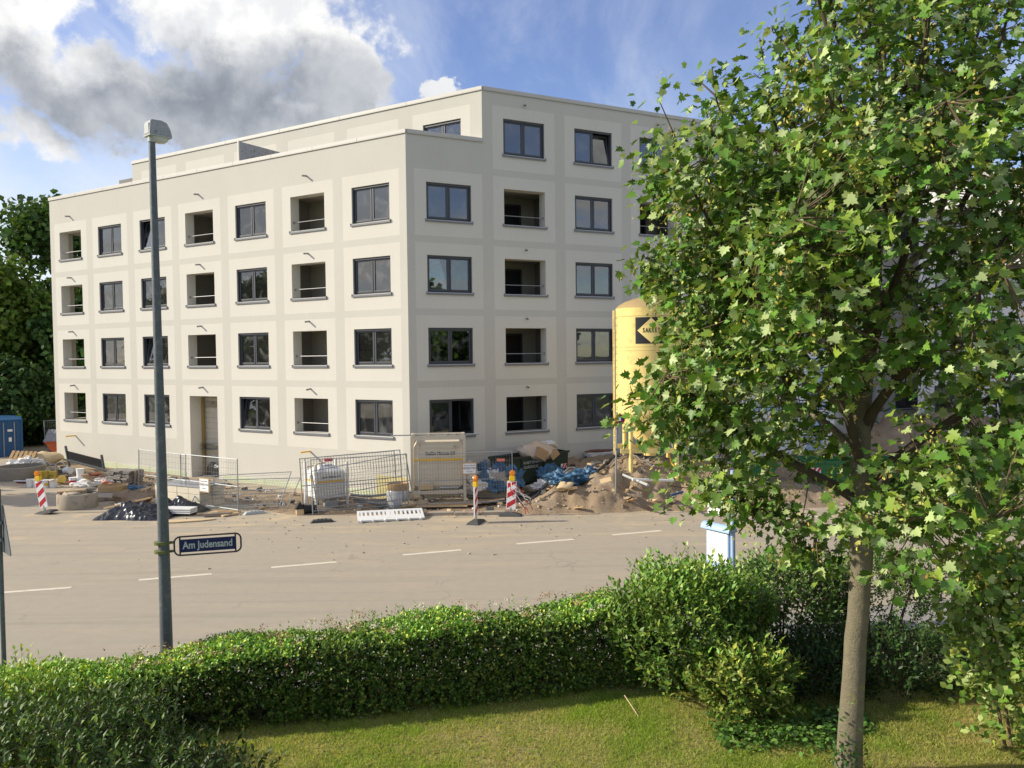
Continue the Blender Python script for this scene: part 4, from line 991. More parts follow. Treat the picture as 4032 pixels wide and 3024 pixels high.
for i in range(7):
    pts = [Vector((random.uniform(-.05, .1), -.03, 1.2 - .05 * i))]
    for k in range(8): pts.append(pts[-1] + Vector((random.uniform(.0, .16), random.uniform(-.05, .1), random.uniform(-.19, .0))))
    for p in pts: p.z = max(p.z, .03)
    q = MB(); q.tube(pts, .012, 4); q.build('tape_strand', 'red' if i % 2 else 'paper', tp)

# ---------------------------------------------------------------- white barrier lying at the kerb, fence feet, bird house
br = thing('plastic_barrier', 'white plastic barrier with square slots lying at the kerb', 'barrier'); 
br.matrix_basis = fence_matrix((-5.35, 28.25, .05), (-3.05, 28.75, .05), (-.10, .97, .17))
q = MB(); L_, h_ = 2.3, .95
q.bb(0, L_, -.03, .03, .0, .42); q.bb(0, L_, -.03, .03, .78, .95); q.bb(0, .08, -.03, .03, .42, .78); q.bb(L_ - .08, L_, -.03, .03, .42, .78)
for i in range(1, 15): 
    x = L_ * i / 15; wv = .035 if i not in (7, 8) else .07
    q.bb(x - wv, x + wv, -.029, .029, .42, .78)
q.build('panel', 'white', br)
for i in range(6):
    q = MB(); q.cyl((.12 + i * .41, 0, -.06), (.12 + i * .41, 0, .04), .045, n=10); q.build('foot_peg', 'white', br)
def foot(label, loc, rz, m='rubber'):
    t = thing('fence_foot', label, 'fence foot', loc, rz, 'loose fence feet on the road')
    q = MB(); q.add([(-.4, -.13, 0), (.4, -.13, 0), (.4, .13, 0), (-.4, .13, 0), (-.3, -.11, .10), (.3, -.11, .10), (.3, .11, .10), (-.3, .11, .10)],
                    [(0, 1, 5, 4), (1, 2, 6, 5), (2, 3, 7, 6), (3, 0, 4, 7), (4, 5, 6, 7)])
    q.build('block', m, t, bevel=.01); q = MB()
    for x in (-.12, .0, .12): q.bb(x - .04, x + .04, -.05, .05, .1005, .125)
    q.build('sockets', m, t)
    return t
foot('black rubber fence foot lying on the road before the fence bundle', at(696, 1128), rad(14))
foot('pale grey concrete fence foot lying right of the leaning fence panels', at(550, 1110), rad(30), 'lum_pale')
bh = thing('lantern_housing', 'toppled black lantern housing with a pitched top at the foot of the small white silo', 'lantern', at(648, 1112), rad(20))
q = MB(); q.cyl((.12, 0, .2), (.62, .1, .16), .17, .15, 14); q.build('barrel', 'black', bh)
q = MB(); q.prism([(-.18, .22), (.18, .22), (0, .5)], -.14, .2, 'y'); q.build('pitched_top', 'black', bh)
q = MB(); q.bb(-.13, .13, -.12, .18, .0, .22); q.build('box', 'wood_pale', bh)

# ---------------------------------------------------------------- loose things, small builders
def plank(label, a, b, w_=.14, th=.035, m='wood', name='plank', cat='plank', group='loose planks on the site'):
    a, b = Vector(a), Vector(b); d = b - a
    t = thing(name, label, cat, a, group=group); X = d.normalized(); Y = Vector((0, 0, 1)).cross(X).normalized(); Z = X.cross(Y)
    mm = Matrix((X, Y, Z)).transposed().to_4x4(); mm.translation = a; t.matrix_basis = mm
    q = MB(); q.bb(0, d.length, -w_ / 2, w_ / 2, 0, th); q.build('board', m, t, bevel=.004); return t
def bucket(label, loc, m, r=.16, h=.34, tilt=None, stripe=None, rz=0.0):
    t = thing('bucket', label, 'bucket', loc, group='plaster buckets dumped on the site'); t.rotation_euler = tilt or (0, 0, rz)
    q = MB(); q.lathe([(r * .86, 0), (r, h), (r * 1.05, h), (r * 1.05, h - .02), (r * .93, h - .02), (r * .8, .02)], 20); q.build('pail', m, t, smooth=True)
    q = MB(); q.lathe([(r * 1.06, h + .001), (r * 1.06, h + .02), (r * .9, h + .021)], 20); q.build('lid', 'white' if m != 'bucket_yellow' else m, t)
    if stripe: q = MB(); q.lathe([(r * .94, h * .35), (r * .985, h * .7)], 20, cap=False); q.build('label_band', stripe, t)
    return t
def sack(label, loc, rr, m='sack', seed=1, name='sack', cat='sack', group=None, amp=.25):
    t = thing(name, label, cat, loc, group=group); q = MB(); foil_ = m in ('tarp_blue', 'sack'); q.blob((0, 0, rr[2] * .8), rr, 30 if foil_ else 16, 18 if foil_ else 11, amp, seed, flat=-rr[2] * .8)
    if foil_:
        r_ = np.random.default_rng(seed); V_ = np.array(q.v); k_ = 4.0 / max(rr)
        d_ = np.abs(fbm(V_[:, 0] * k_ + seed + V_[:, 2] * k_, V_[:, 1] * k_ * 1.3 + V_[:, 2] * k_ * .8, 4)) - .1; c_ = np.array([0, 0, rr[2] * .6])
        V_ = c_ + (V_ - c_) * (1 + 1.5 * d_[:, None] + .05 * r_.normal(size=(len(V_), 1))); V_[:, 2] = np.maximum(V_[:, 2], 0); q.v = [tuple(p_) for p_ in V_]
    q.build('wrap', m, t, smooth=not foil_); return t
def pallet_parts(t, m='wood_grey'):
    for i in range(6):
        q = MB(); q.bb(-.6 + i * .212, -.46 + i * .212, -.4, .4, .122, .144); q.build('deck_board', m, t)
    for y in (-.34, 0, .34):
        q = MB(); q.bb(-.6, .6, y - .05, y + .05, 0, .022); q.build('runner', m, t)
        for x in (-.53, 0, .53):
            q = MB(); q.bb(x - .07, x + .07, y - .05, y + .05, .0225, .1215); q.build('block', m, t)
def pallet(label, loc, rot, m='wood_grey'):
    t = thing('pallet', label, 'pallet', loc, rot=rot, group='wooden pallets on the site'); pallet_parts(t, m); return t
def ring(label, loc, r, h, th=.12, m='concrete', fill=True):
    t = thing('concrete_ring', label, 'concrete ring', loc); q = MB()
    q.lathe([(r * .97, 0), (r, .05), (r * 1.0, h - .04), (r * .97, h), (r - th, h), (r - th, .05)], 40); q.build('ring_wall', m, t, smooth=True)
    return t
def pipe(label, pts, r, m, name='pipe', cat='pipe', group=None):
    t = thing(name, label, cat, pts[0], group=group); p0 = Vector(pts[0]); q = MB(); q.tube([Vector(p) - p0 for p in pts], r, 8); q.build('tube', m, t, smooth=True); return t

# left heap ---------------------------------------------------------------
P0 = onsite(150, 1102)
ring('squat concrete ring with rubble on it beside the leaning beacon', (P0.x, P0.y + .6, 0.0), .72, .56)
for i, (dx, dy, L_) in enumerate(((-.25, .5, .9), (.2, .75, .8), (0.05, .35, .7))):
    plank(['timber offcut lying across the squat concrete ring, leftmost of three', 'timber offcut lying across the squat concrete ring, farthest of three', 'timber offcut lying across the squat concrete ring, nearest of three'][i],
          (P0.x + dx - L_ / 2, P0.y + dy, .57 + .03 * i), (P0.x + dx + L_ / 2, P0.y + dy + .12, .60 + .03 * i), .16, .07, ['card', 'wood_grey', 'wood_pale'][i])
sack('heap of broken rubble inside the squat concrete ring', (P0.x - .1, P0.y + .6, .42), (.5, .5, .14), 'gravel', 4, 'rubble_heap', 'rubble', None, .5)
P1 = onsite(28, 1040)
ring('large concrete ring at the left edge of the picture', (P1.x - .2, P1.y + 1.0, .0), 1.05, .62, m='concrete_dark')
p = onsite(50, 1012); pallet('pale pallet tilted against a heap at the far left', (p.x, p.y, .55), (rad(38), rad(4), rad(10)), 'wood')
p = onsite(95, 1004); sack('sandy boulder lying in front of the orange skip', (p.x, p.y, p.z - .05), (.95, .7, .42), 'sandstone', 8, 'boulder', 'boulder', None, .2)
p = onsite(58, 1016); sack('pale heap of insulation offcuts left of the boulder', (p.x, p.y, p.z), (.9, .5, .34), 'sack', 18, 'offcut_heap', 'heap', None, .5)
for i, (px, py, m, lab) in enumerate(((88, 1034, 'bucket_yellow', 'yellow plaster bucket just behind the lamp of the leaning beacon'), (101, 1033, 'bucket_yellow', 'yellow plaster bucket second from the left in the heap'), (115, 1034, 'bucket_yellow', 'yellow plaster bucket with dark sto lettering in the heap'),
        (130, 1044, 'bucket_yellow', 'toppled yellow plaster bucket among the white buckets'), (66, 1052, 'white', 'white plaster bucket leftmost in the front row of the heap'), (80, 1052, 'white', 'white plaster bucket behind the leaning beacon plate'),
        (97, 1054, 'white', 'white plaster bucket with a yellow band in the front row'), (115, 1053, 'white', 'white plaster bucket at the right end of the front row'), (140, 1030, 'white', 'white plaster bucket lying high on the heap'),
        (158, 1048, 'white', 'white plaster bucket with a red band left of the stacked one'), (174, 1046, 'white', 'white plaster bucket carrying another one'), (172, 1036, 'white', 'white plaster bucket sitting on top of another one'))):
    p = onsite(px, py); z = p.z - .02
    tl = None
    if i == 3: tl = (rad(70), .3, .6); z += .15
    if i == 8: tl = (rad(85), 0, 1.2); z += .32
    if i == 11: p = onsite(174, 1046); z = p.z + .34
    b_ = bucket(lab, (p.x, p.y, z), m, .17, .36, tl, 'bucket_yellow' if i == 6 else 'red' if i == 9 else None)
    if i == 2: text('lettering', 'sto', 'black', b_, .16, (0, -.168, .2))
p = onsite(180, 1018); fm = thing('formwork_panel', 'dark steel formwork panel lying slanted against the foot of the left wall', 'formwork', (p.x, p.y + .3, .3), rot=(rad(14), rad(7), rad(-27)))
q = MB(); q.bb(-1.35, 1.35, -.03, .03, .0, .58); q.build('sheet', 'black', fm)
for x in (-1.4, 1.38):
    q = MB(); q.bb(x - .04, x + .04, -.05, .05, -.35, .85); q.build('upright', 'galv_dark', fm)
q = MB(); q.bb(-1.7, 1.9, -.09, -.031, .05, .13); q.build('bar', 'galv_dark', fm)
p = onsite(260, 1050)
st = thing('paving_stack', 'crooked stack of grey paving slabs on a pallet at the foot of the left wall', 'stack', (p.x, p.y + .5, p.z), rad(-24))
pallet_parts(st, 'wood_grey')
for j in range(8):
    for i in range(3):
        q = MB(); q.box((-.42 + i * .41 + random.uniform(-.05, .05), random.uniform(-.07, .07), .18 + j * .066), (.40, .78, .055), R=Matrix.Rotation(random.uniform(-.09, .09), 3, 'Z') @ Matrix.Rotation(random.uniform(-.04, .04), 3, 'Y')); q.build('slab', 'slate', st)
for i in range(3):
    q = MB(); q.box((.72 + .05 * i, -.1 + .14 * i, .32), (.04, .1, .75), R=Matrix.Rotation(.18, 3, 'Y')); q.build('leaning_slat', 'wood_grey', st)
for i, (xa, ya, xb, yb) in enumerate(((218, 1034, 246, 1040), (222, 1041, 244, 1046), (195, 1026, 215, 1023))):
    a, b_ = onsite(xa, ya, .22), onsite(xb, yb, .16)
    pipe(['upper orange plastic pipe beside the paving stack', 'lower orange plastic pipe beside the paving stack', 'short orange plastic pipe under the dark formwork'][i], [a, b_], .085, 'pvc', group='orange plastic pipes')
a, b_ = onsite(180, 1026, .6), onsite(206, 1046, .05); plank('tan board leaning down across the middle of the left heap', a, b_, .32, .03, 'card')
p = onsite(200, 1050); sack('crumpled white plastic sheet in front of the buckets', (p.x, p.y, p.z), (.7, .3, .16), 'sack', 22, 'plastic_sheet', 'sheet', None, .6)
p = onsite(228, 1050); sack('small crumpled white plastic sheet beside the orange pipes', (p.x, p.y, p.z), (.4, .25, .14), 'sack', 24, 'plastic_sheet', 'sheet', None, .6)
cb = thing('cable_loops', 'tangle of grey cable loops below the boulder on the left', 'cable', onsite(104, 1018))
for i in range(9):
    rr = random.uniform(.2, .42); cx, cy = random.uniform(-.8, .8), random.uniform(-.3, .3); tl = random.uniform(.3, 1.3)
    q = MB(); q.tube([(cx + rr * math.cos(a), cy + rr * math.sin(a) * math.cos(tl), .22 + rr * math.sin(a) * math.sin(tl)) for a in np.linspace(0, 5.6, 14)], .028, 6); q.build('loop', ['lum_pale', 'hose', 'black'][i % 3], cb, smooth=True)
a = onsite(52, 1043); hz_ = thing('warning_board', 'small red and white board lying left of the leaning beacon', 'board', a, rot=(rad(62), 0, rad(-8)))
q = MB(); q.bb(-.34, .34, -.02, .02, 0, .28); q.build('plate', 'paper', hz_); q = MB(); q.bb(-.27, .27, -.026, -.021, .08, .2); q.build('red_field', 'red', hz_)
p = onsite(224, 1078); dk = thing('manhole_slab', 'flat round concrete slab lying on the sand behind the black foil', 'slab', (p.x, p.y + .3, 0.02))
q = MB(); q.lathe([(.95, 0), (.96, .12), (.93, .15), (.02, .152)], 36); q.build('disc', 'concrete', dk, smooth=True)
p = onsite(238, 1070); wr = thing('wooden_reel', 'round timber reel end lying on the concrete slab', 'reel', (p.x, p.y + .2, .18)); q = MB()
q.lathe([(.55, 0), (.56, .22), (.5, .24), (.48, .06), (.02, .05)], 28); q.build('drum', 'wood', wr)
p = onsite(285, 1070); pallet('timber pallet with blue scraps lying behind the black foil', (p.x, p.y + .3, .1), (rad(9), 0, rad(-22)), 'wood_pale')
sack('blue foil scrap caught in the pallet behind the black foil', (p.x, p.y + .25, .2), (.3, .2, .1), 'tarp_blue', 31, 'foil_scrap', 'foil', None, .5)
p = onsite(278, 1090); sack('brown and dark heap of soil under foil behind the plank', (p.x, p.y + .3, 0), (.8, .4, .26), 'dirt', 33, 'soil_heap', 'heap', None, .4)

for i in range(16):
    a = onsite(random.uniform(70, 215), random.uniform(1026, 1046), random.uniform(.05, .3)); an = random.uniform(-.7, .7); L_ = random.uniform(.6, 1.7)
    plank('broken grey batten jumbled in the heap of buckets on the left', a, a + Vector((L_ * math.cos(an), L_ * math.sin(an), random.uniform(-.1, .35))), random.uniform(.05, .12), .03, random.choice(['wood_grey', 'wood_grey', 'wood', 'galv_dark']), 'batten', 'batten', 'broken battens in the left heap')
# black foil heap
def foil(label, loc, L_, wd, h, m, seed, rz=0.0, name='foil_heap'):
    t = thing(name, label, 'foil', loc, rz); nx, ny = 90, 46
    X, Y = np.meshgrid(np.linspace(-L_ / 2, L_ / 2, nx), np.linspace(-wd / 2, wd / 2, ny))
    e = np.clip(1 - (2 * X / L_) ** 2, 0, 1) ** .6 * np.clip(1 - (2 * Y / wd) ** 2, 0, 1) ** .5
    U_ = .8 * X + .6 * Y + .5 * fbm(X * 1.3 + seed, Y * 1.3, 3); V_ = -.6 * X + .8 * Y + .5 * fbm(X * 1.3, Y * 1.3 + seed, 3)
    Z = h * e * (.55 + 1.0 * (fbm(U_ * 1.1 + seed, V_ * 1.6, 3) + .3)) + e * h * 1.1 * np.abs(fbm(U_ * 2.3 + seed * 3, V_ * 4.6, 3)) + e * h * .7 * np.abs(fbm(V_ * 3.1 + seed, U_ * 6.5, 4)) - .02
    X2 = X + .12 * fbm(X * 3, Y * 3 + seed, 3); Y2 = Y + .2 * fbm(X * 2.5 + seed, Y * 3, 3)
    i = np.arange(nx * ny).reshape(ny, nx); F = np.stack([i[:-1, :-1], i[:-1, 1:], i[1:, 1:], i[1:, :-1]], -1).reshape(-1, 4)
    npmesh('sheet', np.stack([X2, Y2, Z], -1), F, m, t); return t
p = onsite(290, 1120); foil('crumpled black foil heap on the road left of the lamp post', (p.x, p.y + .35, 0.0), 2.7, 1.5, .47, 'tarp_black', 5, rad(-6))
p = onsite(385, 1108); foil('black foil draped over boards on the road right of the lamp post', (p.x, p.y + .3, 0.0), 1.9, 1.1, .42, 'tarp_black', 12, rad(-12))
a = at(227, 1099, .15); b_ = at(328, 1076, .60); plank('long pale plank lying slanted on the black foil heap', a, b_, .16, .05, 'wood')
for i in range(3):
    a = onsite(330, 1106 - 4 * i, .10 + .07 * i); plank(['lowest white board under the black foil by the lamp post', 'middle white board under the black foil by the lamp post', 'uppermost white board under the black foil by the lamp post'][i], a, a + Vector((1.6, -.25, 0)), .5, .05, 'white', 'board', 'board', 'white boards under the black foil')
p = onsite(262, 1100); sack('white helmet shaped shell lying beside the long plank', (p.x, p.y, .0), (.25, .2, .13), 'sack', 41, 'plastic_shell', 'shell', None, .08)
# stack of pale blocks under the leaning fence
p = onsite(395, 1098); bs = thing('block_stack', 'stack of pale masonry blocks under a grey sheet behind the leaning fence panels', 'stack', (p.x - .1, p.y + .95, 0.0), rad(-28))
for j in range(3):
    for i in range(4):
        for k in range(2):
            q = MB(); q.box((-.95 + i * .63 + random.uniform(-.01, .01), -.3 + k * .62, .14 + j * .26), (.61, .59, .25)); q.build('masonry_block', 'aac', bs, bevel=.01)
q = MB(); q.bb(-1.28, 1.28, -.62, .62, .80, .83); q.build('cover_sheet', 'lum_grey', bs)
sh = thing('plywood_sheet', 'splintered pale plywood sheet lying flat on the road right of the lamp post', 'board', at(403, 1126, 0.0), rad(12))
q = MB(); q.prism([(-.95, -.22), (-.3, -.28), (.5, -.2), (.98, -.02), (.9, .12), (.3, .16), (-.4, .22), (-.95, .1)], .012, .045); q.build('sheet', 'wood_pale', sh)
for i, (xa, ya, xb, yb, m) in enumerate(((425, 1112, 470, 1108, 'wood_pale'), (440, 1116, 500, 1112, 'wood_grey'), (455, 1107, 520, 1106, 'wood'), (480, 1116, 515, 1109, 'wood_pale'), (560, 1100, 596, 1096, 'wood'))):
    plank(['short pale batten at the right end of the plywood sheet', 'grey timber block under the leaning fence panels', 'brown batten lying under the leaning fence panels', 'pale timber wedge right of the grey timber block', 'brown batten behind the pale fence foot'][i], at(xa, ya, .02), at(xb, yb, .03), .14, .10 if i == 1 else .05, m)

# middle: pipes, drum, sacks behind the fence bundle ----------------------
p = (-4.35, 31.1); dr = thing('barrel', 'rusty barrel wrapped in grey film behind the fence bundle', 'barrel', (p[0], p[1], 0.02))
q = MB(); q.lathe([(.40, 0), (.43, .05), (.43, .62), (.41, .66)], 28); q.build('film_wrap', 'acryl', dr, smooth=True)
q = MB(); q.lathe([(.405, .661), (.42, .7), (.42, .92), (.36, .93), (.35, .8)], 28); q.build('upper_rim', 'wood', dr, smooth=True)
yp = thing('insulation_slab', 'yellow insulation board standing against the wall foot behind the barrel', 'board', (-4.75, 32.35, 0.0), rad(-31)); q = MB(); q.bb(-.75, .75, -.04, .04, 0, 1.0); q.build('slab', mat('yellow_insulation', (.60, .53, .24), .9, .1), yp)
for i in range(4):
    x0, y0 = -7.0 + i * .25, 31.15 + .16 * i
    pts = [(x0 + 2.6 * t + .1 * math.sin(4 * t + i), y0 + .2 * math.sin(3 * t + i * 2), .12 + .10 * i + .08 * math.sin(5 * t + i)) for t in np.linspace(0, 1, 12)]
    if i == 3: pts += [(pts[-1][0] + .12, pts[-1][1] - .1, .35), (pts[-1][0] + .16, pts[-1][1] - .15, .05)]
    pipe(['grey drain hose nearest the fence bundle', 'second grey drain hose behind the fence bundle', 'third grey drain hose behind the fence bundle, raised on the sand', 'grey drain hose with a bent end nearest the left wall foot'][i], pts, .05, ['hose', 'lum_pale', 'hose', 'galv'][i], 'hose', 'hose', 'grey hoses behind the fence bundle')
for i, (x, y) in enumerate(((-3.85, 30.75), (-3.55, 31.0), (-3.75, 31.0))):
    sack(['cement sack lying lowest left of the beige silo', 'cement sack right of the barrel against the beige silo', 'cement sack resting on two others left of the beige silo'][i], (x, y, .05 + (.24 if i == 2 else 0)), (.34, .24, .15), 'sandstone', 50 + i, group='cement sacks beside the beige silo')
for i in range(5): plank(['pale board %s under the beige silo' % s_ for s_ in ('nearest the kerb', 'second from the kerb', 'third from the kerb', 'fourth from the kerb', 'farthest from the kerb')][i], (-3.6 + .2 * i, 30.5 + .16 * i, .12 + .02 * i), (-1.7 + .25 * i, 30.45 + .18 * i, .13 + .02 * i), .16, .04, ['wood_pale', 'wood', 'wood_pale', 'wood_grey', 'wood'][i])
plank('short upright timber stake between the fence bundle and the hoses', (-6.0, 30.6, 0), (-6.02, 30.62, .45), .1, .07, 'wood')

# right of the silo: sacks, foils, bucket
def onheap(px, py, yy=31.75): return Vector(((px - 1106) / 1789 * yy, yy + random.uniform(-.12, .12), max(CAM_Z - (py - 767) / 1789 * yy, .08)))
sack('long rubble pile between the beige silo and the dark green skip', (-.78, 32.35, -.1), (1.15, .55, .52), 'gravel', 155, 'rubble_heap', 'rubble', None, .45)
for i, (px, py, rr, m, lab) in enumerate(((1040, 1020, (.22, .25, .34), 'tarp_blue', 'upright blue foil heap directly right of the notice board'), (1078, 1022, (.28, .25, .36), 'tarp_blue', 'blue foil hanging over the left end of the dark green skip'),
        (1010, 1038, (.38, .3, .3), 'tarp_blue', 'blue foil lying against the beige silo'), (1012, 1052, (.45, .3, .26), 'sack', 'white plastic sacks heaped beside the beige silo'),
        (1134, 1050, (.62, .4, .38), 'tarp_blue', 'blue foil bundle in front of the dark green skip, left of the sand'), (1180, 1040, (.3, .3, .36), 'tarp_blue', 'pointed blue foil bundle at the middle of the dark green skip'),
        (1208, 1044, (.55, .3, .26), 'tarp_blue', 'blue foil bundle below the lettering end of the skip'), (1240, 1044, (.5, .35, .24), 'tarp_blue', 'flat blue foil bundle at the right end of the skip'), (1268, 1036, (.5, .35, .26), 'tarp_blue', 'rightmost blue foil bundle, beyond the skip'),
        (1168, 1054, (.3, .2, .16), 'sack', 'small white sack among the blue foil bundles'), (1052, 1026, (.42, .3, .22), 'sack', 'white sack lying in front of the skip behind the fence'), (1060, 1030, (.5, .35, .3), 'gravel', 'heap of grey rubble behind the fence before the skip'))):
    p = onheap(px, py + 14) if px < 1116 else onsite(px, py)
    sack(lab, (p.x, p.y, p.z - .04), rr, m, 60 + i, 'foil_bundle' if m == 'tarp_blue' else 'rubble_heap' if m == 'gravel' else 'sack', 'foil' if m == 'tarp_blue' else 'rubble' if m == 'gravel' else 'sack', None, .45)
TR = [(1016, 1030, .34, .22, .34, 'sack', 'white sack leaning on the right post of the beige silo'), (1026, 1046, .40, .28, .30, 'sack', 'greyish white sack in the middle of the heap by the beige silo'), (1044, 1040, .36, .26, .34, 'tarp_blue', 'blue foil in the middle of the heap between silo and skip'),
      (1058, 1040, .34, .24, .32, 'sack', 'white sack in front of the left end of the dark green skip'), (1070, 1050, .30, .22, .24, 'tarp_blue', 'blue foil lying low behind the right beacon'), (1090, 1046, .40, .26, .26, 'sandstone', 'brown sack behind the right beacon'),
      (1108, 1040, .34, .24, .38, 'tarp_blue', 'blue foil bulging in front of the lettering of the skip'), (1150, 1060, .30, .20, .16, 'gravel', 'grey rubble in front of the blue foil bundles'), (1222, 1056, .34, .20, .14, 'sandstone', 'brown clod pile right of the blue foil bundles'), (1196, 1030, .36, .22, .26, 'tarp_blue', 'blue foil squeezed against the side of the skip')]
for i, (px, py, a_, b2, c2, m, lab) in enumerate(TR):
    p = onheap(px, py + 12, 31.5) if px < 1116 else onsite(px, py)
    sack(lab, (p.x, p.y, p.z - .03), (a_, b2, c2), m, 160 + i, 'foil_bundle' if m == 'tarp_blue' else 'rubble_heap' if m == 'gravel' else 'sack', 'foil' if m == 'tarp_blue' else 'rubble' if m == 'gravel' else 'sack', None, .5)
for i, (xa, ya, xb, yb) in enumerate(((1005, 1044, 1040, 1030), (1020, 1056, 1066, 1044), (1046, 1052, 1080, 1040), (1012, 1036, 1050, 1046), (1074, 1060, 1110, 1052))):
    plank(['grey lath sticking up out of the heap beside the beige silo', 'grey lath lying across the white sacks', 'pale lath lying before the left end of the skip', 'brown lath at the back of the heap between silo and skip', 'dark lath behind the right beacon'][i], onheap(xa, ya + 8, 31.4), onheap(xb, yb - 10, 31.6), .10, .03, ['lum_grey', 'lum_grey', 'wood_pale', 'wood', 'galv_dark'][i])
p = onsite(1061, 1064); bucket('white plaster bucket with a blue band standing on the sand before the skip', (p.x, p.y, p.z), 'white', .19, .36, (rad(4), 0, 0), 'bus_blue')
for i, (xa, ya, xb, yb, m) in enumerate(((1000, 1062, 1048, 1070, 'wood_pale'), (1034, 1080, 1092, 1066, 'wood'), (1040, 1086, 1090, 1078, 'wood_pale'), (1052, 1044, 1088, 1062, 'lum_pale'), (1000, 1070, 1030, 1076, 'wood_grey'))):
    plank(['pale board lying behind the edge-on beacon', 'long brown board rising towards the right beacon', 'pale board under the long brown board', 'grey board leaning beside the white bucket', 'weathered board at the foot of the beige silo'][i], onsite(xa, ya, .08), onsite(xb, yb, .18), .3, .04, m)
p = Vector((3.85, 36.4, 1.0)); wx = thing('white_crate', 'long white crate with brown debris on its lid at the foot of the grey wall', 'crate', (p.x, p.y, p.z - .02), rad(22))
q = MB(); q.bb(-.62, .62, -.3, .3, 0, .38); q.build('box', 'white', wx, bevel=.01); q = MB(); q.bb(-.66, .66, -.33, .33, .381, .42); q.build('lid', 'white', wx); q = MB(); q.blob((0, 0, .45), (.6, .25, .07), 12, 6, .5, 3); q.build('debris', 'rust', wx)
q = MB(); q.bb(.1, .2, -.306, -.301, .18, .25); q.build('sticker', 'red', wx)
np_ = thing('no_parking_sign', 'round blue no parking sign on a thin grey pole at the edge of the maple', 'sign', onsite(1330, 1048), 0); np_.rotation_euler = (0, rad(1.5), 0)
q = MB(); q.cyl((0, 0, -.3), (0, 0, 2.6), .03, n=10); q.build('pole', 'galv', np_, smooth=True)
for nm, rr, y, m in (('disc', .185, -.036, 'red'), ('field', .145, -.040, 'sign_blue')):
    q = MB(); q.cyl((.1, y - .002, 2.36), (.1, y, 2.36), rr, n=28); q.build(nm, m, np_)
q = MB(); q.box((.1, -.0435, 2.36), (.33, .002, .045), R=Matrix.Rotation(rad(45), 3, 'Y')); q.build('bar', 'red', np_)
q = MB(); q.box((.1, -.0435, 2.36), (.07, .003, .12)); q.build('arrow', 'paper', np_)
for z in (1.25, 2.0): q = MB(); q.cyl((0, 0, z), (0, 0, z + .06), .04, n=10); q.build('pole_clamp', 'galv_dark', np_)
# hoses and pipes on the sand
HS = [((1115, 1062), (1200, 1060), (1260, 1066), (1330, 1050), (1370, 1054)), ((1245, 1066), (1290, 1052), (1340, 1046), (1400, 1050)), ((1150, 1064), (1230, 1056), (1300, 1060), (1350, 1056), (1420, 1060)), ((1290, 1066), (1315, 1056), (1330, 1046), (1345, 1042))]
for i, h_ in enumerate(HS):
    pts = []; h3 = [at(q_[0], q_[1], .45) for q_ in h_]
    for a, b_ in zip(h3[:-1], h3[1:]):
        for t in np.linspace(0, 1, 9)[:-1]:
            x_, y_ = a.x + (b_.x - a.x) * t, a.y + (b_.y - a.y) * t + .12 * math.sin(a.x * 3 + 5 * t)
            pts.append(Vector((x_, y_, zs(x_, y_) + .11)))
    pipe(['long black hose snaking over the sand heaps from the beacon', 'grey hose curving past the no parking pole', 'thin grey hose lying across the sand crest', 'short bent black hose left of the no parking pole'][i], pts, [.04, .055, .03, .05][i], ['black', 'hose', 'hose', 'black'][i], 'hose', 'hose', 'hoses on the sand heaps')
for i, (a, b_, m, lab) in enumerate((((1342, 1024), (1400, 1048), 'lum_pale', 'long grey plastic pipe in front of the yellow silo legs'), ((1366, 1036), (1455, 1038), 'white', 'white plastic pipe pointing at the green skip'), ((1428, 1030), (1455, 1028), 'lum_pale', 'short pale pipe beside the end of the green skip'))):
    pipe(lab, [onsite(*a, .15), onsite(*b_, .12)], .05, m)
p = onsite(1360, 1022); sack('white film bundle at the foot of the yellow silo', (p.x, p.y, p.z), (.75, .35, .26), 'sack', 81, 'film_bundle', 'bundle', None, .6)
hl = thing('hose_loop', 'black hose bent into an arch on the sand left of the no parking pole', 'hose', onsite(1300, 1040)); q = MB(); q.tube([(-.25 + .3 * math.cos(a), .1 * a, .3 * math.sin(a)) for a in np.linspace(0, 3.1, 10)] + [(-.5, .35, 0), (.1, .5, .05)], .05, 8); q.build('tube', 'black', hl, smooth=True)
plank('slotted timber block lying left of the no parking pole', onsite(1300, 1044, .05), onsite(1324, 1038, .08), .18, .16, 'wood_pale')
yh = thing('yellow_hose', 'yellow hose hanging from the yellow silo down to the sand', 'hose', (5.9, 31.3, 1.15)); q = MB()
q.tube([(.0, .3, 1.5), (.02, .2, .9), (.12, .1, .4), (.35, -.1, .1), (.5, -.3, .02), (.35, -.5, .0)], .03, 8); q.build('tube', 'lamp_yellow', yh, smooth=True)
oc = thing('orange_cable', 'orange cable coil lying in front of the yellow silo', 'cable', onsite(1400, 1032)); q = MB(); q.tube([(.4 * math.cos(a) * (1 + .1 * math.sin(3 * a)), .25 * math.sin(a), .05 + .04 * math.sin(5 * a)) for a in np.linspace(0, 16, 60)], .02, 6); q.build('coil', 'pvc', oc)
bx1 = thing('power_box', 'white electrical distribution box beside the yellow silo', 'box', (7.55, 34.9, 1.0), rad(20)); q = MB(); q.bb(-.35, .35, -.2, .2, .45, 1.15); q.build('cabinet', 'white', bx1, bevel=.01); q = MB(); q.bb(-.3, .3, -.215, -.201, .5, 1.1); q.build('door', 'paper', bx1)
for x in (-.3, .3): q = MB(); q.bb(x - .03, x + .03, -.15, .15, -.1, .449); q.build('leg', 'galv', bx1)
bx2 = thing('power_box', 'small grey white box on the ground right of the electrical box', 'box', (8.7, 35.6, .9), rad(20)); q = MB(); q.bb(-.25, .25, -.15, .15, 0, .38); q.build('cabinet', 'lum_pale', bx2, bevel=.01); q = MB(); q.bb(-.2, .2, -.16, -.151, .05, .33); q.build('door', 'white', bx2)
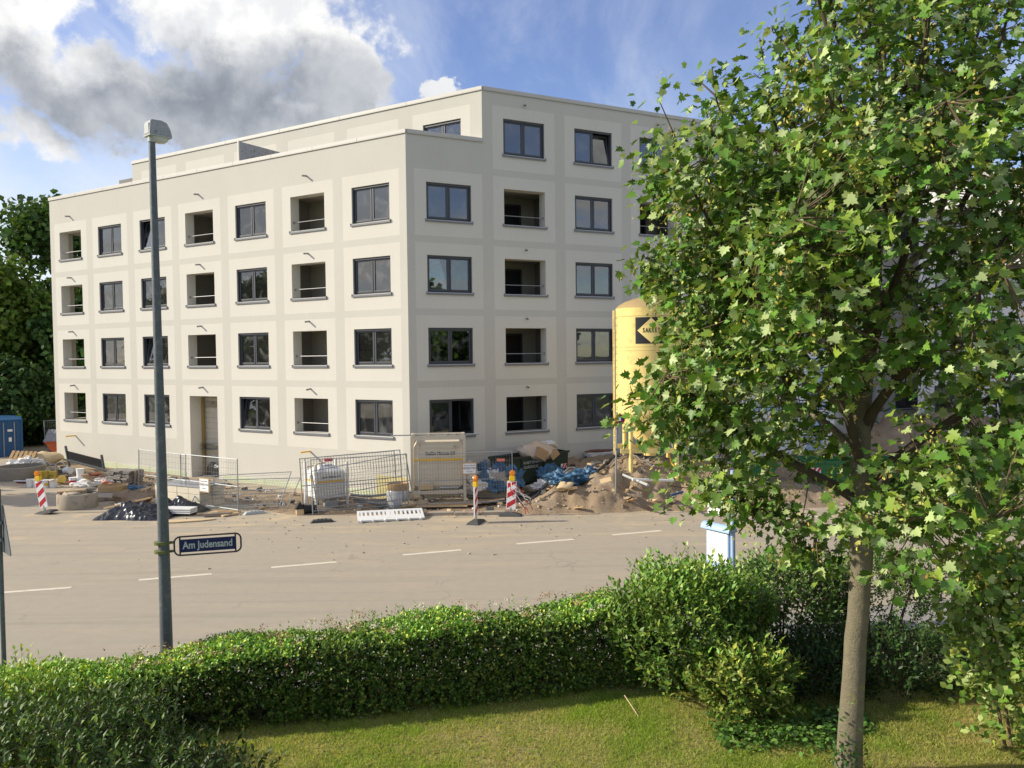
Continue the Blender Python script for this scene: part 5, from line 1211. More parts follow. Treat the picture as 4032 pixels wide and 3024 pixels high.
plank('blue square tube lying on the sand before the green skip', onsite(1450, 1072, .1), onsite(1476, 1064, .16), .07, .07, 'cont_blue')
for i, (xa, ya, xb, yb) in enumerate(((1398, 1082, 1425, 1090), (1352, 1078, 1366, 1070), (1356, 1084, 1372, 1078), (1440, 1086, 1462, 1080), (1240, 1098, 1262, 1096), (1160, 1062, 1190, 1056))):
    plank(['brown board lying on the front slope of the sand heaps', 'short board end sticking out of the sand heap, upper one', 'short board end sticking out of the sand heap, lower one', 'pale batten on the sand beside the maple leaves', 'thin batten at the road edge below the sand heaps', 'pale batten in front of the blue foil bundles'][i], onsite(xa, ya, .03), onsite(xb, yb, .08), .16 if i != 0 else .28, .03, 'wood' if i % 2 == 0 else 'wood_pale')
# kerb piece left in the ground
kb = thing('old_kerb', 'broken concrete kerb edge below the edge-on beacon', 'kerb', (-2.2, 29.5, -.02), rad(2))
for i in range(4): q = MB(); q.box((-1.3 + i * .92, .05 * math.sin(i * 2), .06), (.9, .26, .16), R=Matrix.Rotation(random.uniform(-.05, .05), 3, 'Z')); q.build('kerb_stone', 'concrete', kb, bevel=.02)

# stone wall on the right
sw = thing('quarry_stone_wall', 'grey quarry stone retaining wall seen through the maple on the right', 'wall', (19.6, 38.2, -.1), rad(-4))
q = MB(); q.bb(0, 9.5, .28, .9, 0, 2.15); q.build('core', 'concrete_dark', sw)
stones = []
for k in range(6):
    q = MB(); q.blob((0, 0, 0), (.2, .16, .15), 8, 5, .5, 100 + k); o = q.build('stone', 'stone', sw); stones.append(o.data)
    o.location = (.2 + .33 * k, .24, .1)
for j in range(8):
    for i in range(27):
        if j == 0 and i < 6: continue
        o = bpy.data.objects.new('stone', stones[(i * 7 + j * 3) % 6]); COL.objects.link(o); o.parent = sw
        o.location = (.2 + .345 * i + random.uniform(-.06, .06) + (.16 if j % 2 else 0), .24 + random.uniform(-.04, .04), .1 + .27 * j); o.rotation_euler = (random.uniform(-.4, .4), random.uniform(0, 6), random.uniform(-.4, .4)); s_ = random.uniform(.85, 1.25); o.scale = (s_, s_, s_)
# stacked site cabins
for k in range(2):
    sc = thing('site_cabin', ['lower white site cabin of the stack seen through the maple', 'upper white site cabin of the stack seen through the maple'][k], 'cabin', (10.3, 37.2, .55 + 2.66 * k), rad(20), 'stacked white site cabins')
    q = MB(); q.bb(0, 5.2, 0, 1.6, 0, 2.6); q.build('body', 'paper', sc)
    q = MB(); q.bb(-.02, 5.22, -.02, -.001, 0, .14); q.bb(-.02, 5.22, -.02, -.001, 2.48, 2.61); q.build('frame', 'bus_blue', sc)
    q = MB(); q.bb(.5, 1.6, -.03, -.001, 1.0, 2.0); q.build('window', 'glass', sc); q = MB(); q.bb(3.6, 4.5, -.03, -.001, .15, 2.2); q.build('door', 'bus_blue', sc)
# ================================================================== VEGETATION
def unit(v): return v / np.maximum(np.linalg.norm(v, axis=-1, keepdims=True), 1e-9)
def leaf_cloud(name, pos, tip, nrm, size, tV, tF, tint, m, parent, kind='stuff', width=1.0):
    pos = np.asarray(pos, float); N = len(pos); Y = unit(np.asarray(tip, float)); Z = np.asarray(nrm, float)
    Z = unit(Z - Y * (Z * Y).sum(-1, keepdims=True)); X = np.cross(Y, Z)
    s_ = np.asarray(size, float).reshape(-1, 1, 1) * np.ones((N, 1, 1)); T = np.asarray(tV, float)[None]
    V = pos[:, None, :] + s_ * (T[..., 0:1] * width * X[:, None] + T[..., 1:2] * Y[:, None] + T[..., 2:3] * Z[:, None])
    k = T.shape[1]; F = (np.asarray(tF)[None] + (np.arange(N) * k)[:, None, None]).reshape(-1, np.asarray(tF).shape[1])
    tc_ = np.repeat(np.asarray(tint, float), k, axis=0)
    return npmesh(name, V.reshape(-1, 3), F, m, parent, tc_, False, kind)
# leaf outlines, base at the origin, tip at +y
LANCE_V = [(0, 0, 0), (.17, .42, .05), (0, 1, -.10), (-.17, .42, .05), (0, .45, -.01)]
LANCE_F = [(0, 1, 4), (1, 2, 4), (2, 3, 4), (3, 0, 4)]
OVAL_V = [(0, 0, 0), (.26, .25, .05), (.24, .65, .04), (0, 1, -.12), (-.24, .65, .04), (-.26, .25, .05), (0, .5, -.02)]
OVAL_F = [(0, 1, 6), (1, 2, 6), (2, 3, 6), (3, 4, 6), (4, 5, 6), (5, 0, 6)]
half = [(0.12, .0), (.33, -.07), (.36, .08), (.58, .14), (.47, .26), (.43, .34), (.66, .58), (.48, .57), (.27, .55), (.31, .76), (.14, .80), (0, 1.06)]
MAP_V = [(0, .30, -.02), (0, .06, 0)] + [(x, y, .20 * abs(x) - .16 * max(0, y - .5)) for x, y in half] + [(-x, y, .20 * abs(x) - .16 * max(0, y - .5)) for x, y in half[:-1]][::-1]
MAP_F = [(0, i, i + 1) for i in range(1, len(MAP_V) - 1)] + [(0, len(MAP_V) - 1, 1)]
QUAD_V = [(-.5, 0, 0), (.5, .1, .1), (.42, 1, -.1), (-.4, .85, .06)]; QUAD_F = [(0, 1, 2), (0, 2, 3)]
def tints(n, base, var=.25, pale=0.0, pale_c=(.22, .27, .11), yel=0.0, yel_c=(.26, .24, .04), r_=rng):
    b_ = np.array(base)[None] * (1 + var * (r_.random((n, 1)) * 2 - 1)) * (1 + .12 * (r_.random((n, 3)) * 2 - 1))
    u = r_.random(n); b_[u < pale] = np.array(pale_c) * (1 + .2 * (r_.random(((u < pale).sum(), 1)) * 2 - 1))
    k = (u >= pale) & (u < pale + yel); b_[k] = np.array(yel_c) * (1 + .25 * (r_.random((k.sum(), 1)) * 2 - 1)); return np.clip(b_, 0, 1)
def rdir(n, r_=rng): return unit(r_.normal(size=(n, 3)))

# ---------------------------------------------------------------- the maple
mp_ = thing('maple_tree', 'half-grown maple with yellow seed clusters and bare trunk standing on the lawn', 'tree', (4.05, 9.95, .5))
ORG = np.array([4.05, 9.95, .5])
trunk = [(0, 0, -.15), (.02, .0, .35), (.06, 0, 1.2), (.13, 0, 2.2), (.17, .02, 2.9), (.17, .05, 3.6), (.20, .06, 4.6), (.30, .05, 5.6), (.36, .05, 6.8), (.42, .08, 8.2), (.42, .1, 9.8), (.45, .1, 11.0)]
tr_r = [.19, .152, .133, .126, .132, .115, .10, .085, .07, .05, .03, .012]
def smoothpath(pts, rs, n=5, wob=.0):
    P_ = [Vector(p) for p in pts]; O, Q = [], []
    for i in range(len(P_) - 1):
        p0, p1, p2, p3 = P_[max(i - 1, 0)], P_[i], P_[i + 1], P_[min(i + 2, len(P_) - 1)]
        for k in range(n):
            t = k / n; O.append(0.5 * ((2 * p1) + (-p0 + p2) * t + (2 * p0 - 5 * p1 + 4 * p2 - p3) * t * t + (-p0 + 3 * p1 - 3 * p2 + p3) * t ** 3)); Q.append(rs[i] + (rs[i + 1] - rs[i]) * t)
    O.append(P_[-1]); Q.append(rs[-1])
    if wob: O = [p + Vector((random.uniform(-wob, wob), random.uniform(-wob, wob), 0)) for p in O]
    return O, Q
O, Q = smoothpath(trunk, tr_r, 4, .006); q = MB(); q.tube(O, Q, 14); q.build('trunk', 'bark', mp_, smooth=True)
def trunk_at(z):
    zz_ = [p[2] for p in trunk]; return np.array([np.interp(z, zz_, [p[0] for p in trunk]), np.interp(z, zz_, [p[1] for p in trunk]), z])
PROF = [(3.0, .5), (3.3, 1.6), (3.5, 2.1), (3.9, 2.4), (4.35, 2.6), (4.73, 2.9), (5.2, 2.9), (5.55, 2.95), (5.82, 2.35), (6.1, 2.35), (6.45, 2.75), (6.85, 2.85), (7.25, 2.75), (7.7, 2.8), (8.35, 2.75),
        (8.75, 2.6), (8.9, 2.3), (9.15, 1.9), (9.3, 1.25), (9.6, 1.0), (10.2, .95), (10.8, .8), (11.6, .3)]
def crown_r(z, phi):
    z = z + .5; c_ = np.cos(phi)
    r = np.interp(z, [p[0] for p in PROF], [p[1] for p in PROF])
    r = np.where(c_ > 0, np.maximum(r, (2.2 - .28 * np.maximum(z - 8.0, 0)) * sstep(8.0, 8.6, z) * c_) + .25 * c_, r)
    return float(r * (1 + .05 * np.sin(3 * phi + z * 1.3) + .05 * np.sin(5 * phi - z * 2.1 + 1)) if c_ > -.5 else r)
def inside(c):
    if c[0] < -.6 and c[2] < 3.22 - .18 * (c[0] + 2.4): return False
    t_ = trunk_at(c[2]); x, y = c[0] - t_[0] + .12, c[1] - t_[1]
    return math.hypot(x, y) < crown_r(c[2], math.atan2(y, x)) - .06
r2 = np.random.default_rng(21)
limbs = []      # (points array)
specs = []
for i in range(32):
    z0 = 2.75 + 5.4 * (i / 31) ** 1.05; phi = i * 2.39996 + r2.uniform(-.3, .3)
    specs.append((z0, phi))
for z0, phi in specs:
    a = trunk_at(z0); L_ = crown_r(min(z0 + (.9 if z0 < 5.5 else 1.7), 11), phi) * r2.uniform(.80, .98); rise = r2.uniform(.55, 1.05) * L_ if z0 > 3.3 else r2.uniform(.15, .5) * L_
    d = np.array([math.cos(phi), math.sin(phi), 0]); ps = []
    for t in np.linspace(0, 1, 9):
        bend = .10 * np.array([-d[1], d[0], 0]) * math.sin(3 * t + phi * 3) * L_
        ps.append(a + d * L_ * t + np.array([0, 0, rise * t ** .8 + .12 * math.sin(4 * t + phi)]) + bend * t)
    limbs.append(np.array(ps)); r0 = max(.014, (.056 if z0 < 5 else .044 if z0 < 7.5 else .026) * r2.uniform(.8, 1.1))
    q = MB(); q.tube([Vector(p) for p in ps], [r0 * (1 - t) ** .8 + .008 for t in np.linspace(0, 1, 9)], 8); q.build('limb', 'bark' if r2.random() < .3 else 'bark_dark', mp_, smooth=True)
# foliage clusters: along limbs and filling the shell
cl = []
for ps in limbs:
    n = len(ps)
    for k in range(int(5 + 8 * np.linalg.norm(ps[-1] - ps[0]))):
        t = r2.uniform(.28, 1.0); i = min(int(t * (n - 1)), n - 2); f = t * (n - 1) - i; p = ps[i] * (1 - f) + ps[i + 1] * f
        off = np.clip(r2.normal(size=3), -1.6, 1.6) * np.array([.42, .42, .30]) * (.5 + .6 * (1 - t)); 
        if inside(p + off): cl.append((p + off, p))
PLUMES = [(-2.40, .10, 8.25), (-2.05, -.75, 7.95), (-1.72, .25, 8.75), (-1.30, -.35, 8.85), (-1.45, .95, 8.3), (-2.1, .8, 7.7), (-.62, .0, 10.7), (-.35, .55, 11.3), (-.25, -.55, 10.9), (.15, .2, 11.6), (.65, -.35, 11.1),
          (1.05, .5, 10.7), (1.45, -.2, 10.5), (1.85, .45, 10.1), (2.2, -.3, 9.7), (.35, -1.05, 9.9), (-.45, -1.2, 9.0), (1.2, -1.1, 9.6), (-.1, 1.2, 9.6), (2.5, -1.0, 8.9), (-.75, .75, 9.4)]
for dx, dy, zt in PLUMES:
    a = np.array([.3 + dx * .42, dy * .42, zt - 2.9]); e = np.array([.12 + dx, dy, zt]); ps = []
    for t in np.linspace(0, 1, 8): ps.append(a + (e - a) * np.array([t ** .75, t ** .75, t ** 1.1]) + .05 * r2.normal(size=3) * (t > 0))
    ps = np.array(ps); limbs.append(ps); q = MB(); q.tube([Vector(p) for p in ps], [.030 * (1 - t) + .006 for t in np.linspace(0, 1, 8)], 6); q.build('limb', 'bark_dark', mp_, smooth=True)
    for k in range(17):
        t = r2.uniform(.25, 1.0); f = t * 7; i = min(int(f), 6); p = ps[i] * (1 - (f - i)) + ps[i + 1] * (f - i)
        d = rdir(1, r2)[0] * np.array([1, 1, .7]); c = p + d * r2.uniform(.1, 1.0) ** .6 * (.50 * (1 - t) + .13); cl.append((c, p))
tries = 0
LP_ = np.concatenate([ps[2:] for ps in limbs])
while len(cl) < 2050 and tries < 34000:
    tries += 1; z = r2.uniform(2.6, 7.5); phi = r2.uniform(-math.pi, math.pi); R = crown_r(z, phi); r = R * r2.uniform(.25, 1.0) ** .5
    c = trunk_at(z) + np.array([math.cos(phi) * r, math.sin(phi) * r, 0])
    if vnoise(c[0] * 1.7 + 40 + .6 * c[1], c[2] * 2.1 + c[1] * 1.2 + 7) < (.50 if c[0] < .9 else .58): continue
    j = np.argmin(np.linalg.norm(LP_ - c, axis=1))
    if np.linalg.norm(LP_[j] - c) > .95: continue
    if not inside(c): continue
    cl.append((c, LP_[j]))
tw = MB()
LPOS, LTIP, LNRM, LSZ, LT = [], [], [], [], []
SD = []
for c, p in cl:
    mid = (c + p) / 2 + np.array([0, 0, -.04]); tw.tube([Vector(p), Vector(mid), Vector(c)], [.010, .007, .004], 4, cap=False)
    outd = c - np.array([.25, 0, c[2] - .6]); outd[2] = .25 * np.linalg.norm(outd[:2]); outd = outd / max(np.linalg.norm(outd), 1e-6)
    n = int(r2.integers(9, 15)); sunny = .5
    wind = np.array([.45, .1, .1])
    for k in range(n):
        o = np.clip(r2.normal(size=3), -1.8, 1.8) * np.array([.16, .16, .09]); pos = c + o
        tip = unit(o * 2.2 + outd * .35 + wind * .5 + np.array([0, 0, -.30]) + r2.normal(size=3) * .3)
        nr = unit(np.array([-.55, -.15, .75]) + outd * .35 + r2.normal(size=3) * .55)
        LPOS.append(pos); LTIP.append(tip); LNRM.append(nr); LSZ.append(r2.uniform(.072, .138))
    if r2.random() < .6:
        s0 = c + r2.normal(size=3) * .12
        for k in range(int(r2.integers(8, 18))): SD.append(s0 + r2.normal(size=3) * np.array([.06, .06, .07]))
LPOS, LTIP, LNRM, LSZ = map(np.array, (LPOS, LTIP, LNRM, LSZ)); NL = len(LPOS)
LT = tints(NL, (.108, .208, .030), .50, .19, (.40, .49, .20), .10, (.24, .34, .05), r2)
tw.build('twigs', 'twig', mp_, kind='stuff')
# the 300 nearest leaves in view are single parts, the rest one mass
wp = LPOS + ORG; depth = wp[:, 1]; u_ = wp[:, 0] / depth; v_ = (wp[:, 2] - CAM_Z) / depth
okv = (np.abs(u_) < .60) & (v_ < .42) & (v_ > -.45)
key = np.where(okv, depth / LSZ, 1e9); near = np.argsort(key)[:300]; rest = np.setdiff1d(np.arange(NL), near)
crown = leaf_cloud('foliage', LPOS[rest], LTIP[rest], LNRM[rest], LSZ[rest], MAP_V, MAP_F, LT[rest], 'leaf', mp_)
lmesh = []
for k in range(6):
    Vk = np.array(MAP_V); Vk[:, 2] *= (.4 + .35 * k); Vk[:, 0] *= .9 + .05 * k
    o = npmesh('leaf', Vk, MAP_F, 'leaf', None, np.repeat(LT[near[k * 50:k * 50 + 1]], len(Vk), axis=0)); lmesh.append(o.data); bpy.data.objects.remove(o)
for n_, i in enumerate(near):
    Y = Vector(LTIP[i]).normalized(); Z = Vector(LNRM[i]); Z = (Z - Y * Z.dot(Y)).normalized(); X = Y.cross(Z)
    o = bpy.data.objects.new('leaf', lmesh[n_ % 6]); COL.objects.link(o); o.parent = mp_
    mm = Matrix((X, Y, Z)).transposed().to_4x4() @ Matrix.Scale(float(LSZ[i]), 4); mm.translation = Vector(LPOS[i]); o.matrix_basis = mm
SD = np.array(SD)
leaf_cloud('seed_clusters', SD, rdir(len(SD)) + np.array([0, 0, -.8]), rdir(len(SD)), r2.uniform(.03, .055, len(SD)), OVAL_V, OVAL_F, tints(len(SD), (.50, .47, .11), .3, .12, (.50, .31, .09), r_=r2), 'flower', mp_)
# ivy climbing the foot of the trunk
iv = []
for k in range(150):
    z = abs(r2.normal()) * .35; a = r2.uniform(-2.9, -.6) if r2.random() < .8 else r2.uniform(-3, 3); R = np.interp(z, [0, .35, 1.2], [.21, .19, .165]) + .02
    iv.append((.02 + R * math.cos(a) - .02, R * math.sin(a), z + .02))
iv = np.array(iv); leaf_cloud('ivy', iv, unit(iv * np.array([1, 1, 0]) + r2.normal(size=iv.shape) * .5 + np.array([0, 0, -.3])), unit(iv * np.array([1, 1, .1])) + r2.normal(size=iv.shape) * .3, .06, OVAL_V, OVAL_F, tints(len(iv), (.06, .12, .03), .3, r_=r2), 'leaf_gloss', mp_)

# ---------------------------------------------------------------- shrubs
def shoots(n, surf, L0, L1, per, r_, upb=.8, out=.8, jit=.5):
    """leafy shoots rooted on a surface; returns leaf arrays and the shoot paths"""
    P_, T_, N_, paths = [], [], [], []
    pos, nor = surf(n)
    for i in range(n):
        d = unit(nor[i] * out + np.array([0, 0, upb]) + r_.normal(size=3) * jit); L_ = r_.uniform(L0, L1); a0 = pos[i] - d * L_ * .55; c = unit(r_.normal(size=3))
        pa = []
        for k in range(per):
            t = (k + .5) / per; p = a0 + d * L_ * t + c * .10 * L_ * math.sin(2 * t); a = k * 2.4 + i
            e1 = unit(np.cross(d, np.array([.3, .2, 1.0]))); e2 = np.cross(d, e1); s_ = e1 * math.cos(a) + e2 * math.sin(a)
            P_.append(p); T_.append(unit(s_ * .8 + d * (.35 + .8 * t) + r_.normal(size=3) * .15)); N_.append(unit(d * .7 - s_ * .5 + np.array([-.35, 0, .5]) + r_.normal(size=3) * .45))
            pa.append(p)
        paths.append(pa)
    return np.array(P_), np.array(T_), np.array(N_), paths
def ellips(c, rr, r_, zmin, noise=.22, lo=.72):
    def f(n):
        d = rdir(n, r_); d[:, 2] = np.abs(d[:, 2]) * np.where(r_.random(n) < .25, -1, 1)
        k = 1 + noise * np.sin(4 * np.arctan2(d[:, 1], d[:, 0]) + 5 * d[:, 2] + c[0]) * .6 + noise * (r_.random(n) - .5)
        k *= r_.uniform(lo, 1.0, n); p = d * np.array(rr) * k[:, None] + np.array(c); p[:, 2] = np.maximum(p[:, 2], zmin + .03)
        return p, unit(d / np.array(rr))
    return f
def bush(name, label, cat, base, c, rr, n, L, per, size, tv, tf, tint, m, seed, upb=.8, out=.8, width=1.0, flowers=None, stems=9, sprigs=0, group=None, lo=.72, nz=.22, jit=.5):
    r_ = np.random.default_rng(seed); t = thing(name, label, cat, base, group=group); B = np.array(base)
    cc = np.array(c) - B; s_ = ellips(cc, rr, r_, -.02, nz, lo)
    P_, T_, N_, pa = shoots(n, s_, L[0], L[1], per, r_, upb, out, jit)
    if sprigs:
        def top(k):
            d = rdir(k, r_); d[:, 2] = np.abs(d[:, 2]) + .55; d = unit(d); return d * np.array(rr) * r_.uniform(.82, 1.05, k)[:, None] + cc, d
        P2, T2, N2, pa2 = shoots(sprigs, top, L[1] * .9, L[1] * 1.7, per + 3, r_, 1.6, .4, .25); P_ = np.concatenate([P_, P2]); T_ = np.concatenate([T_, T2]); N_ = np.concatenate([N_, N2]); pa += pa2
    zz_ = P_[:, 2] > .0; P_, T_, N_ = P_[zz_], T_[zz_], N_[zz_]
    sunlit = .85 + .55 * sstep(.35, 1.0, (P_[:, 2] - cc[2]) / rr[2])  # sunlit tops painted into the leaf tint, brighter with height
    leaf_cloud('foliage', P_, T_, N_, r_.uniform(size[0], size[1], len(P_)), tv, tf, np.clip(tints(len(P_), *tint, r_=r_) * sunlit[:, None], 0, .6), m, t, width=width)
    q = MB()
    for p in pa[::2]: q.tube([Vector(p[0]), Vector(p[len(p) // 2]), Vector(p[-1])], [.006, .004, .002], 3, cap=False)
    q.build('twigs', 'twig', t, kind='stuff')
    for k in range(stems):
        a = r_.uniform(0, 6.28); e = cc + np.array([math.cos(a) * rr[0] * .6, math.sin(a) * rr[1] * .6, rr[2] * .3]); s0 = np.array([cc[0] + math.cos(a) * rr[0] * .25, cc[1] + math.sin(a) * rr[1] * .25, -.05])
        q = MB(); q.tube([Vector(s0), Vector((s0 + e) / 2 + np.array([0, 0, .15])), Vector(e)], [.022, .016, .008], 6); q.build('stem', 'twig', t, smooth=True)
    if flowers:
        fn, fs, fc, fr = flowers; fp = []
        for k in range(fn):
            d = rdir(1, r_)[0]; d[2] = abs(d[2]) + .2; d[1] = -abs(d[1]) if r_.random() < .6 else d[1]; d = unit(d); f0 = cc + d * np.array(rr) * 1.04
            for j in range(26): fp.append(f0 + r_.normal(size=3) * np.array([fr, fr, fr * .25]))
        fp = np.array(fp); leaf_cloud('flower_clusters', fp, rdir(len(fp), r_), np.tile([0, 0, 1.], (len(fp), 1)), fs, OVAL_V, OVAL_F, tints(len(fp), fc, .2, r_=r_), 'flower', t)
    return t
PRIV = ((.125, .24, .036), .38, .16, (.31, .43, .10), .14, (.28, .38, .05))
LAUR = ((.14, .235, .034), .38, .16, (.36, .43, .10), .18, (.35, .37, .06))
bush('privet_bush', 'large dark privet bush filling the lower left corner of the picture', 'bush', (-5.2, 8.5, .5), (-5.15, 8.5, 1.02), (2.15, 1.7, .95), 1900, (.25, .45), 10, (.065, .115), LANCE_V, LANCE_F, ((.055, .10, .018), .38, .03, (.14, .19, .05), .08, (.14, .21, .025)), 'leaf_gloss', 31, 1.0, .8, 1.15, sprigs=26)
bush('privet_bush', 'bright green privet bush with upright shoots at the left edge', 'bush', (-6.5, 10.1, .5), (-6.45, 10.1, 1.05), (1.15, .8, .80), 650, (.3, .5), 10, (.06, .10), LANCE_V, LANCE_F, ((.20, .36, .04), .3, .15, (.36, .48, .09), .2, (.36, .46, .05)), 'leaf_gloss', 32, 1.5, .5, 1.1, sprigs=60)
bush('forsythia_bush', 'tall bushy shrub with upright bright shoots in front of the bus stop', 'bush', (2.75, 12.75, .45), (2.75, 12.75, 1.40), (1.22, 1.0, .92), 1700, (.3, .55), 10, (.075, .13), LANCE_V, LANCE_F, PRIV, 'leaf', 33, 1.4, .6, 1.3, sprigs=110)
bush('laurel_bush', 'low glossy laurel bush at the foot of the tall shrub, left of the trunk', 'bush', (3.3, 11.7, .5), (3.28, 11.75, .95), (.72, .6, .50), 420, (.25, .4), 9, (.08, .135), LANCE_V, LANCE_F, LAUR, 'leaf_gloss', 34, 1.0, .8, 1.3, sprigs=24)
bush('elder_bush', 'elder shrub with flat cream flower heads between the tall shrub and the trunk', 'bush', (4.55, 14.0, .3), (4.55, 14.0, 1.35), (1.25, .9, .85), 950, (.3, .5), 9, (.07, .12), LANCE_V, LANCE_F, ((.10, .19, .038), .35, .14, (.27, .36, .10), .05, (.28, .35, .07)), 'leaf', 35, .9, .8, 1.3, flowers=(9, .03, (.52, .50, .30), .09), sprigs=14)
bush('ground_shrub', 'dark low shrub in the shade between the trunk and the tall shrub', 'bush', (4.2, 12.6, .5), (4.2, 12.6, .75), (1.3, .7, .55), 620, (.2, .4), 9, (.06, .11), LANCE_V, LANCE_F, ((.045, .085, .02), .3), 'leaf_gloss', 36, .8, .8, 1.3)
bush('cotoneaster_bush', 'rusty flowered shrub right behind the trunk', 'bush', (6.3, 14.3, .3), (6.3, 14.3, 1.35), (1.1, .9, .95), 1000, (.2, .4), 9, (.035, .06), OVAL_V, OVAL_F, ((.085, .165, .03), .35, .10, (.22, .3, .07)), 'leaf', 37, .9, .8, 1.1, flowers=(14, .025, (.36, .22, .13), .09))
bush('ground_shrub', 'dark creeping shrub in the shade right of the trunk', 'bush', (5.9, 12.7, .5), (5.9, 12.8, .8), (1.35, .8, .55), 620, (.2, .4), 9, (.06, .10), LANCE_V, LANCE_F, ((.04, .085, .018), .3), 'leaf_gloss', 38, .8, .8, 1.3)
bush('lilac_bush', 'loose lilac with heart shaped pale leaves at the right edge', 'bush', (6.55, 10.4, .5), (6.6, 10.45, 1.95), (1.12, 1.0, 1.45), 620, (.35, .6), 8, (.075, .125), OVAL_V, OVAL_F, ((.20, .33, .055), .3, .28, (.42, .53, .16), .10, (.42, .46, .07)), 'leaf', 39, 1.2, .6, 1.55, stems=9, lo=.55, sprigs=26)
# ivy carpet along the shrubs
r_ = np.random.default_rng(41); n = 1700; xs_ = r_.uniform(2.7, 4.9, n); ys_ = 11.15 + .05 * (xs_ - 3) + r_.normal(size=n) * .22 + np.where(xs_ > 4.2, .3, 0) - .25 * np.exp(-(xs_ - 3.9) ** 2)
zz_ = lawn_z(xs_, ys_) + np.abs(r_.normal(size=n)) * .07 + .02
ivt = thing('ivy_carpet', 'glossy ivy creeping over the lawn edge below the shrubs', 'ivy', (3.6, 10.9, .5))
leaf_cloud('foliage', np.stack([xs_ - 3.6, ys_ - 10.9, zz_ - .5], -1), rdir(n, r_) * np.array([1, 1, .3]), np.array([0, 0, 1.]) + r_.normal(size=(n, 3)) * .4, r_.uniform(.045, .085, n), OVAL_V, OVAL_F, tints(n, (.09, .19, .03), .35, .14, (.20, .31, .07), r_=r_), 'leaf_gloss', ivt, width=1.5)

# ---------------------------------------------------------------- hedge
H0, H1 = np.array([-7.2, 11.2]), np.array([2.35, 13.35]); HD = unit(H1 - H0); HN = np.array([HD[1], -HD[0]]); HL = np.linalg.norm(H1 - H0)
hd = thing('clipped_hedge', 'long clipped hedge with rusty flower clusters between the lawn and the street', 'hedge', (-2.4, 12.3, .45))
HB = np.array([-2.4, 12.3, .45]); r_ = np.random.default_rng(51)
def htop(s_): return np.interp(s_, [0, 2, 4.5, HL], [.76, .90, 1.12, 1.22])
def hedge_surf(n):
    s_ = r_.uniform(0, HL, n); k = r_.random(n); p = np.zeros((n, 3)); nn_ = np.zeros((n, 3)); W2 = .52; ht = htop(s_) + .06 * np.sin(s_ * 2.3) + .30 * fbm(s_ * 1.6, s_ * 0 + 3, 3)
    top = k < .46; fr = (k >= .46) & (k < .82); bk = k >= .82
    off = np.where(top, r_.uniform(-W2, W2, n), np.where(fr, W2, -W2)); z = np.where(top, ht - .10 * (off / W2) ** 4 * r_.random(n), ht * r_.uniform(.05, 1, n) ** .8)
    off = off * (1 - .12 * ((z / np.maximum(ht, .1)) > .85)) + r_.normal(size=n) * .05
    p[:, :2] = H0 + HD * s_[:, None] + HN * off[:, None]; p[:, 2] = z + .45
    nn_[top] = (0, 0, 1); nn_[fr, :2] = HN; nn_[bk, :2] = -HN; return p - HB, nn_
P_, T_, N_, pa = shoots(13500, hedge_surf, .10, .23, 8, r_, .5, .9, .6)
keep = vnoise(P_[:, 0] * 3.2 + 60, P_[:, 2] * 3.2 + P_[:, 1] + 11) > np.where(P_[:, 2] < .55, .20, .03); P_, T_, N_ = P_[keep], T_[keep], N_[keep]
leaf_cloud('foliage', P_, T_, N_, r_.uniform(.032, .062, len(P_)), OVAL_V, OVAL_F, tints(len(P_), (.078, .145, .022), .40, .07, (.25, .33, .06), .10, (.26, .27, .04), r_) * (1 + 1.9 * sstep(-.12, .04, P_[:, 2] - htop((P_[:, :2] + HB[:2] - H0) @ HD)))[:, None], 'leaf', hd, width=1.15)  # sunlit top painted into the leaf tint, sides kept darker as in shade
q = MB()
for p in pa[::3]: q.tube([Vector(p[0]), Vector(p[-1])], [.005, .002], 3, cap=False)
q.build('twigs', 'twig', hd, kind='stuff')
n = 17000; s_ = r_.uniform(0, HL, n); off = r_.uniform(-.42, .46, n); z = htop(s_) * r_.uniform(.02, .92, n); pin = np.zeros((n, 3)); pin[:, :2] = H0 + HD * s_[:, None] + HN * off[:, None]; pin[:, 2] = z + .45
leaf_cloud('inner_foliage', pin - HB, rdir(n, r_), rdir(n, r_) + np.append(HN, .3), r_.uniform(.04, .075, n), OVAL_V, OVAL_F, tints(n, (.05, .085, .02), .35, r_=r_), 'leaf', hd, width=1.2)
for k in range(64):
    s_ = (k + r_.uniform(.1, .9)) * HL / 64; b0 = np.append(H0 + HD * s_ + HN * r_.normal() * .12, .40) - HB; e = b0 + np.append(HD * r_.normal() * .2 + HN * r_.normal() * .25, htop(s_) * .85)
    q = MB(); q.tube([Vector(b0), Vector((b0 + e) / 2 + r_.normal(size=3) * .05), Vector(e)], [.022, .015, .006], 6); q.build('stem', 'twig', hd, smooth=True)
fp = []
for k in range(150):
    s_ = r_.uniform(1.5, HL); off = r_.uniform(-.5, .52); z = htop(s_) + .13 + .03 * r_.normal() if r_.random() < .95 else htop(s_) * r_.uniform(.5, .9)
    if z < htop(s_) - .1: off = .58
    c_ = np.append(H0 + HD * s_ + HN * off, z + .45) - HB
    for j in range(16): fp.append(c_ + r_.normal(size=3) * np.array([.05, .05, .02]))
fp = np.array(fp); leaf_cloud('flower_clusters', fp, rdir(len(fp), r_), np.array([-.4, 0, 1.]) + r_.normal(size=fp.shape) * .5, .030, OVAL_V, OVAL_F, np.repeat(np.where(r_.random((len(fp) // 16, 1)) < .55, np.array([[.46, .30, .17]]), np.array([[.60, .54, .40]])), 16, axis=0), 'flower', hd, width=1.6)
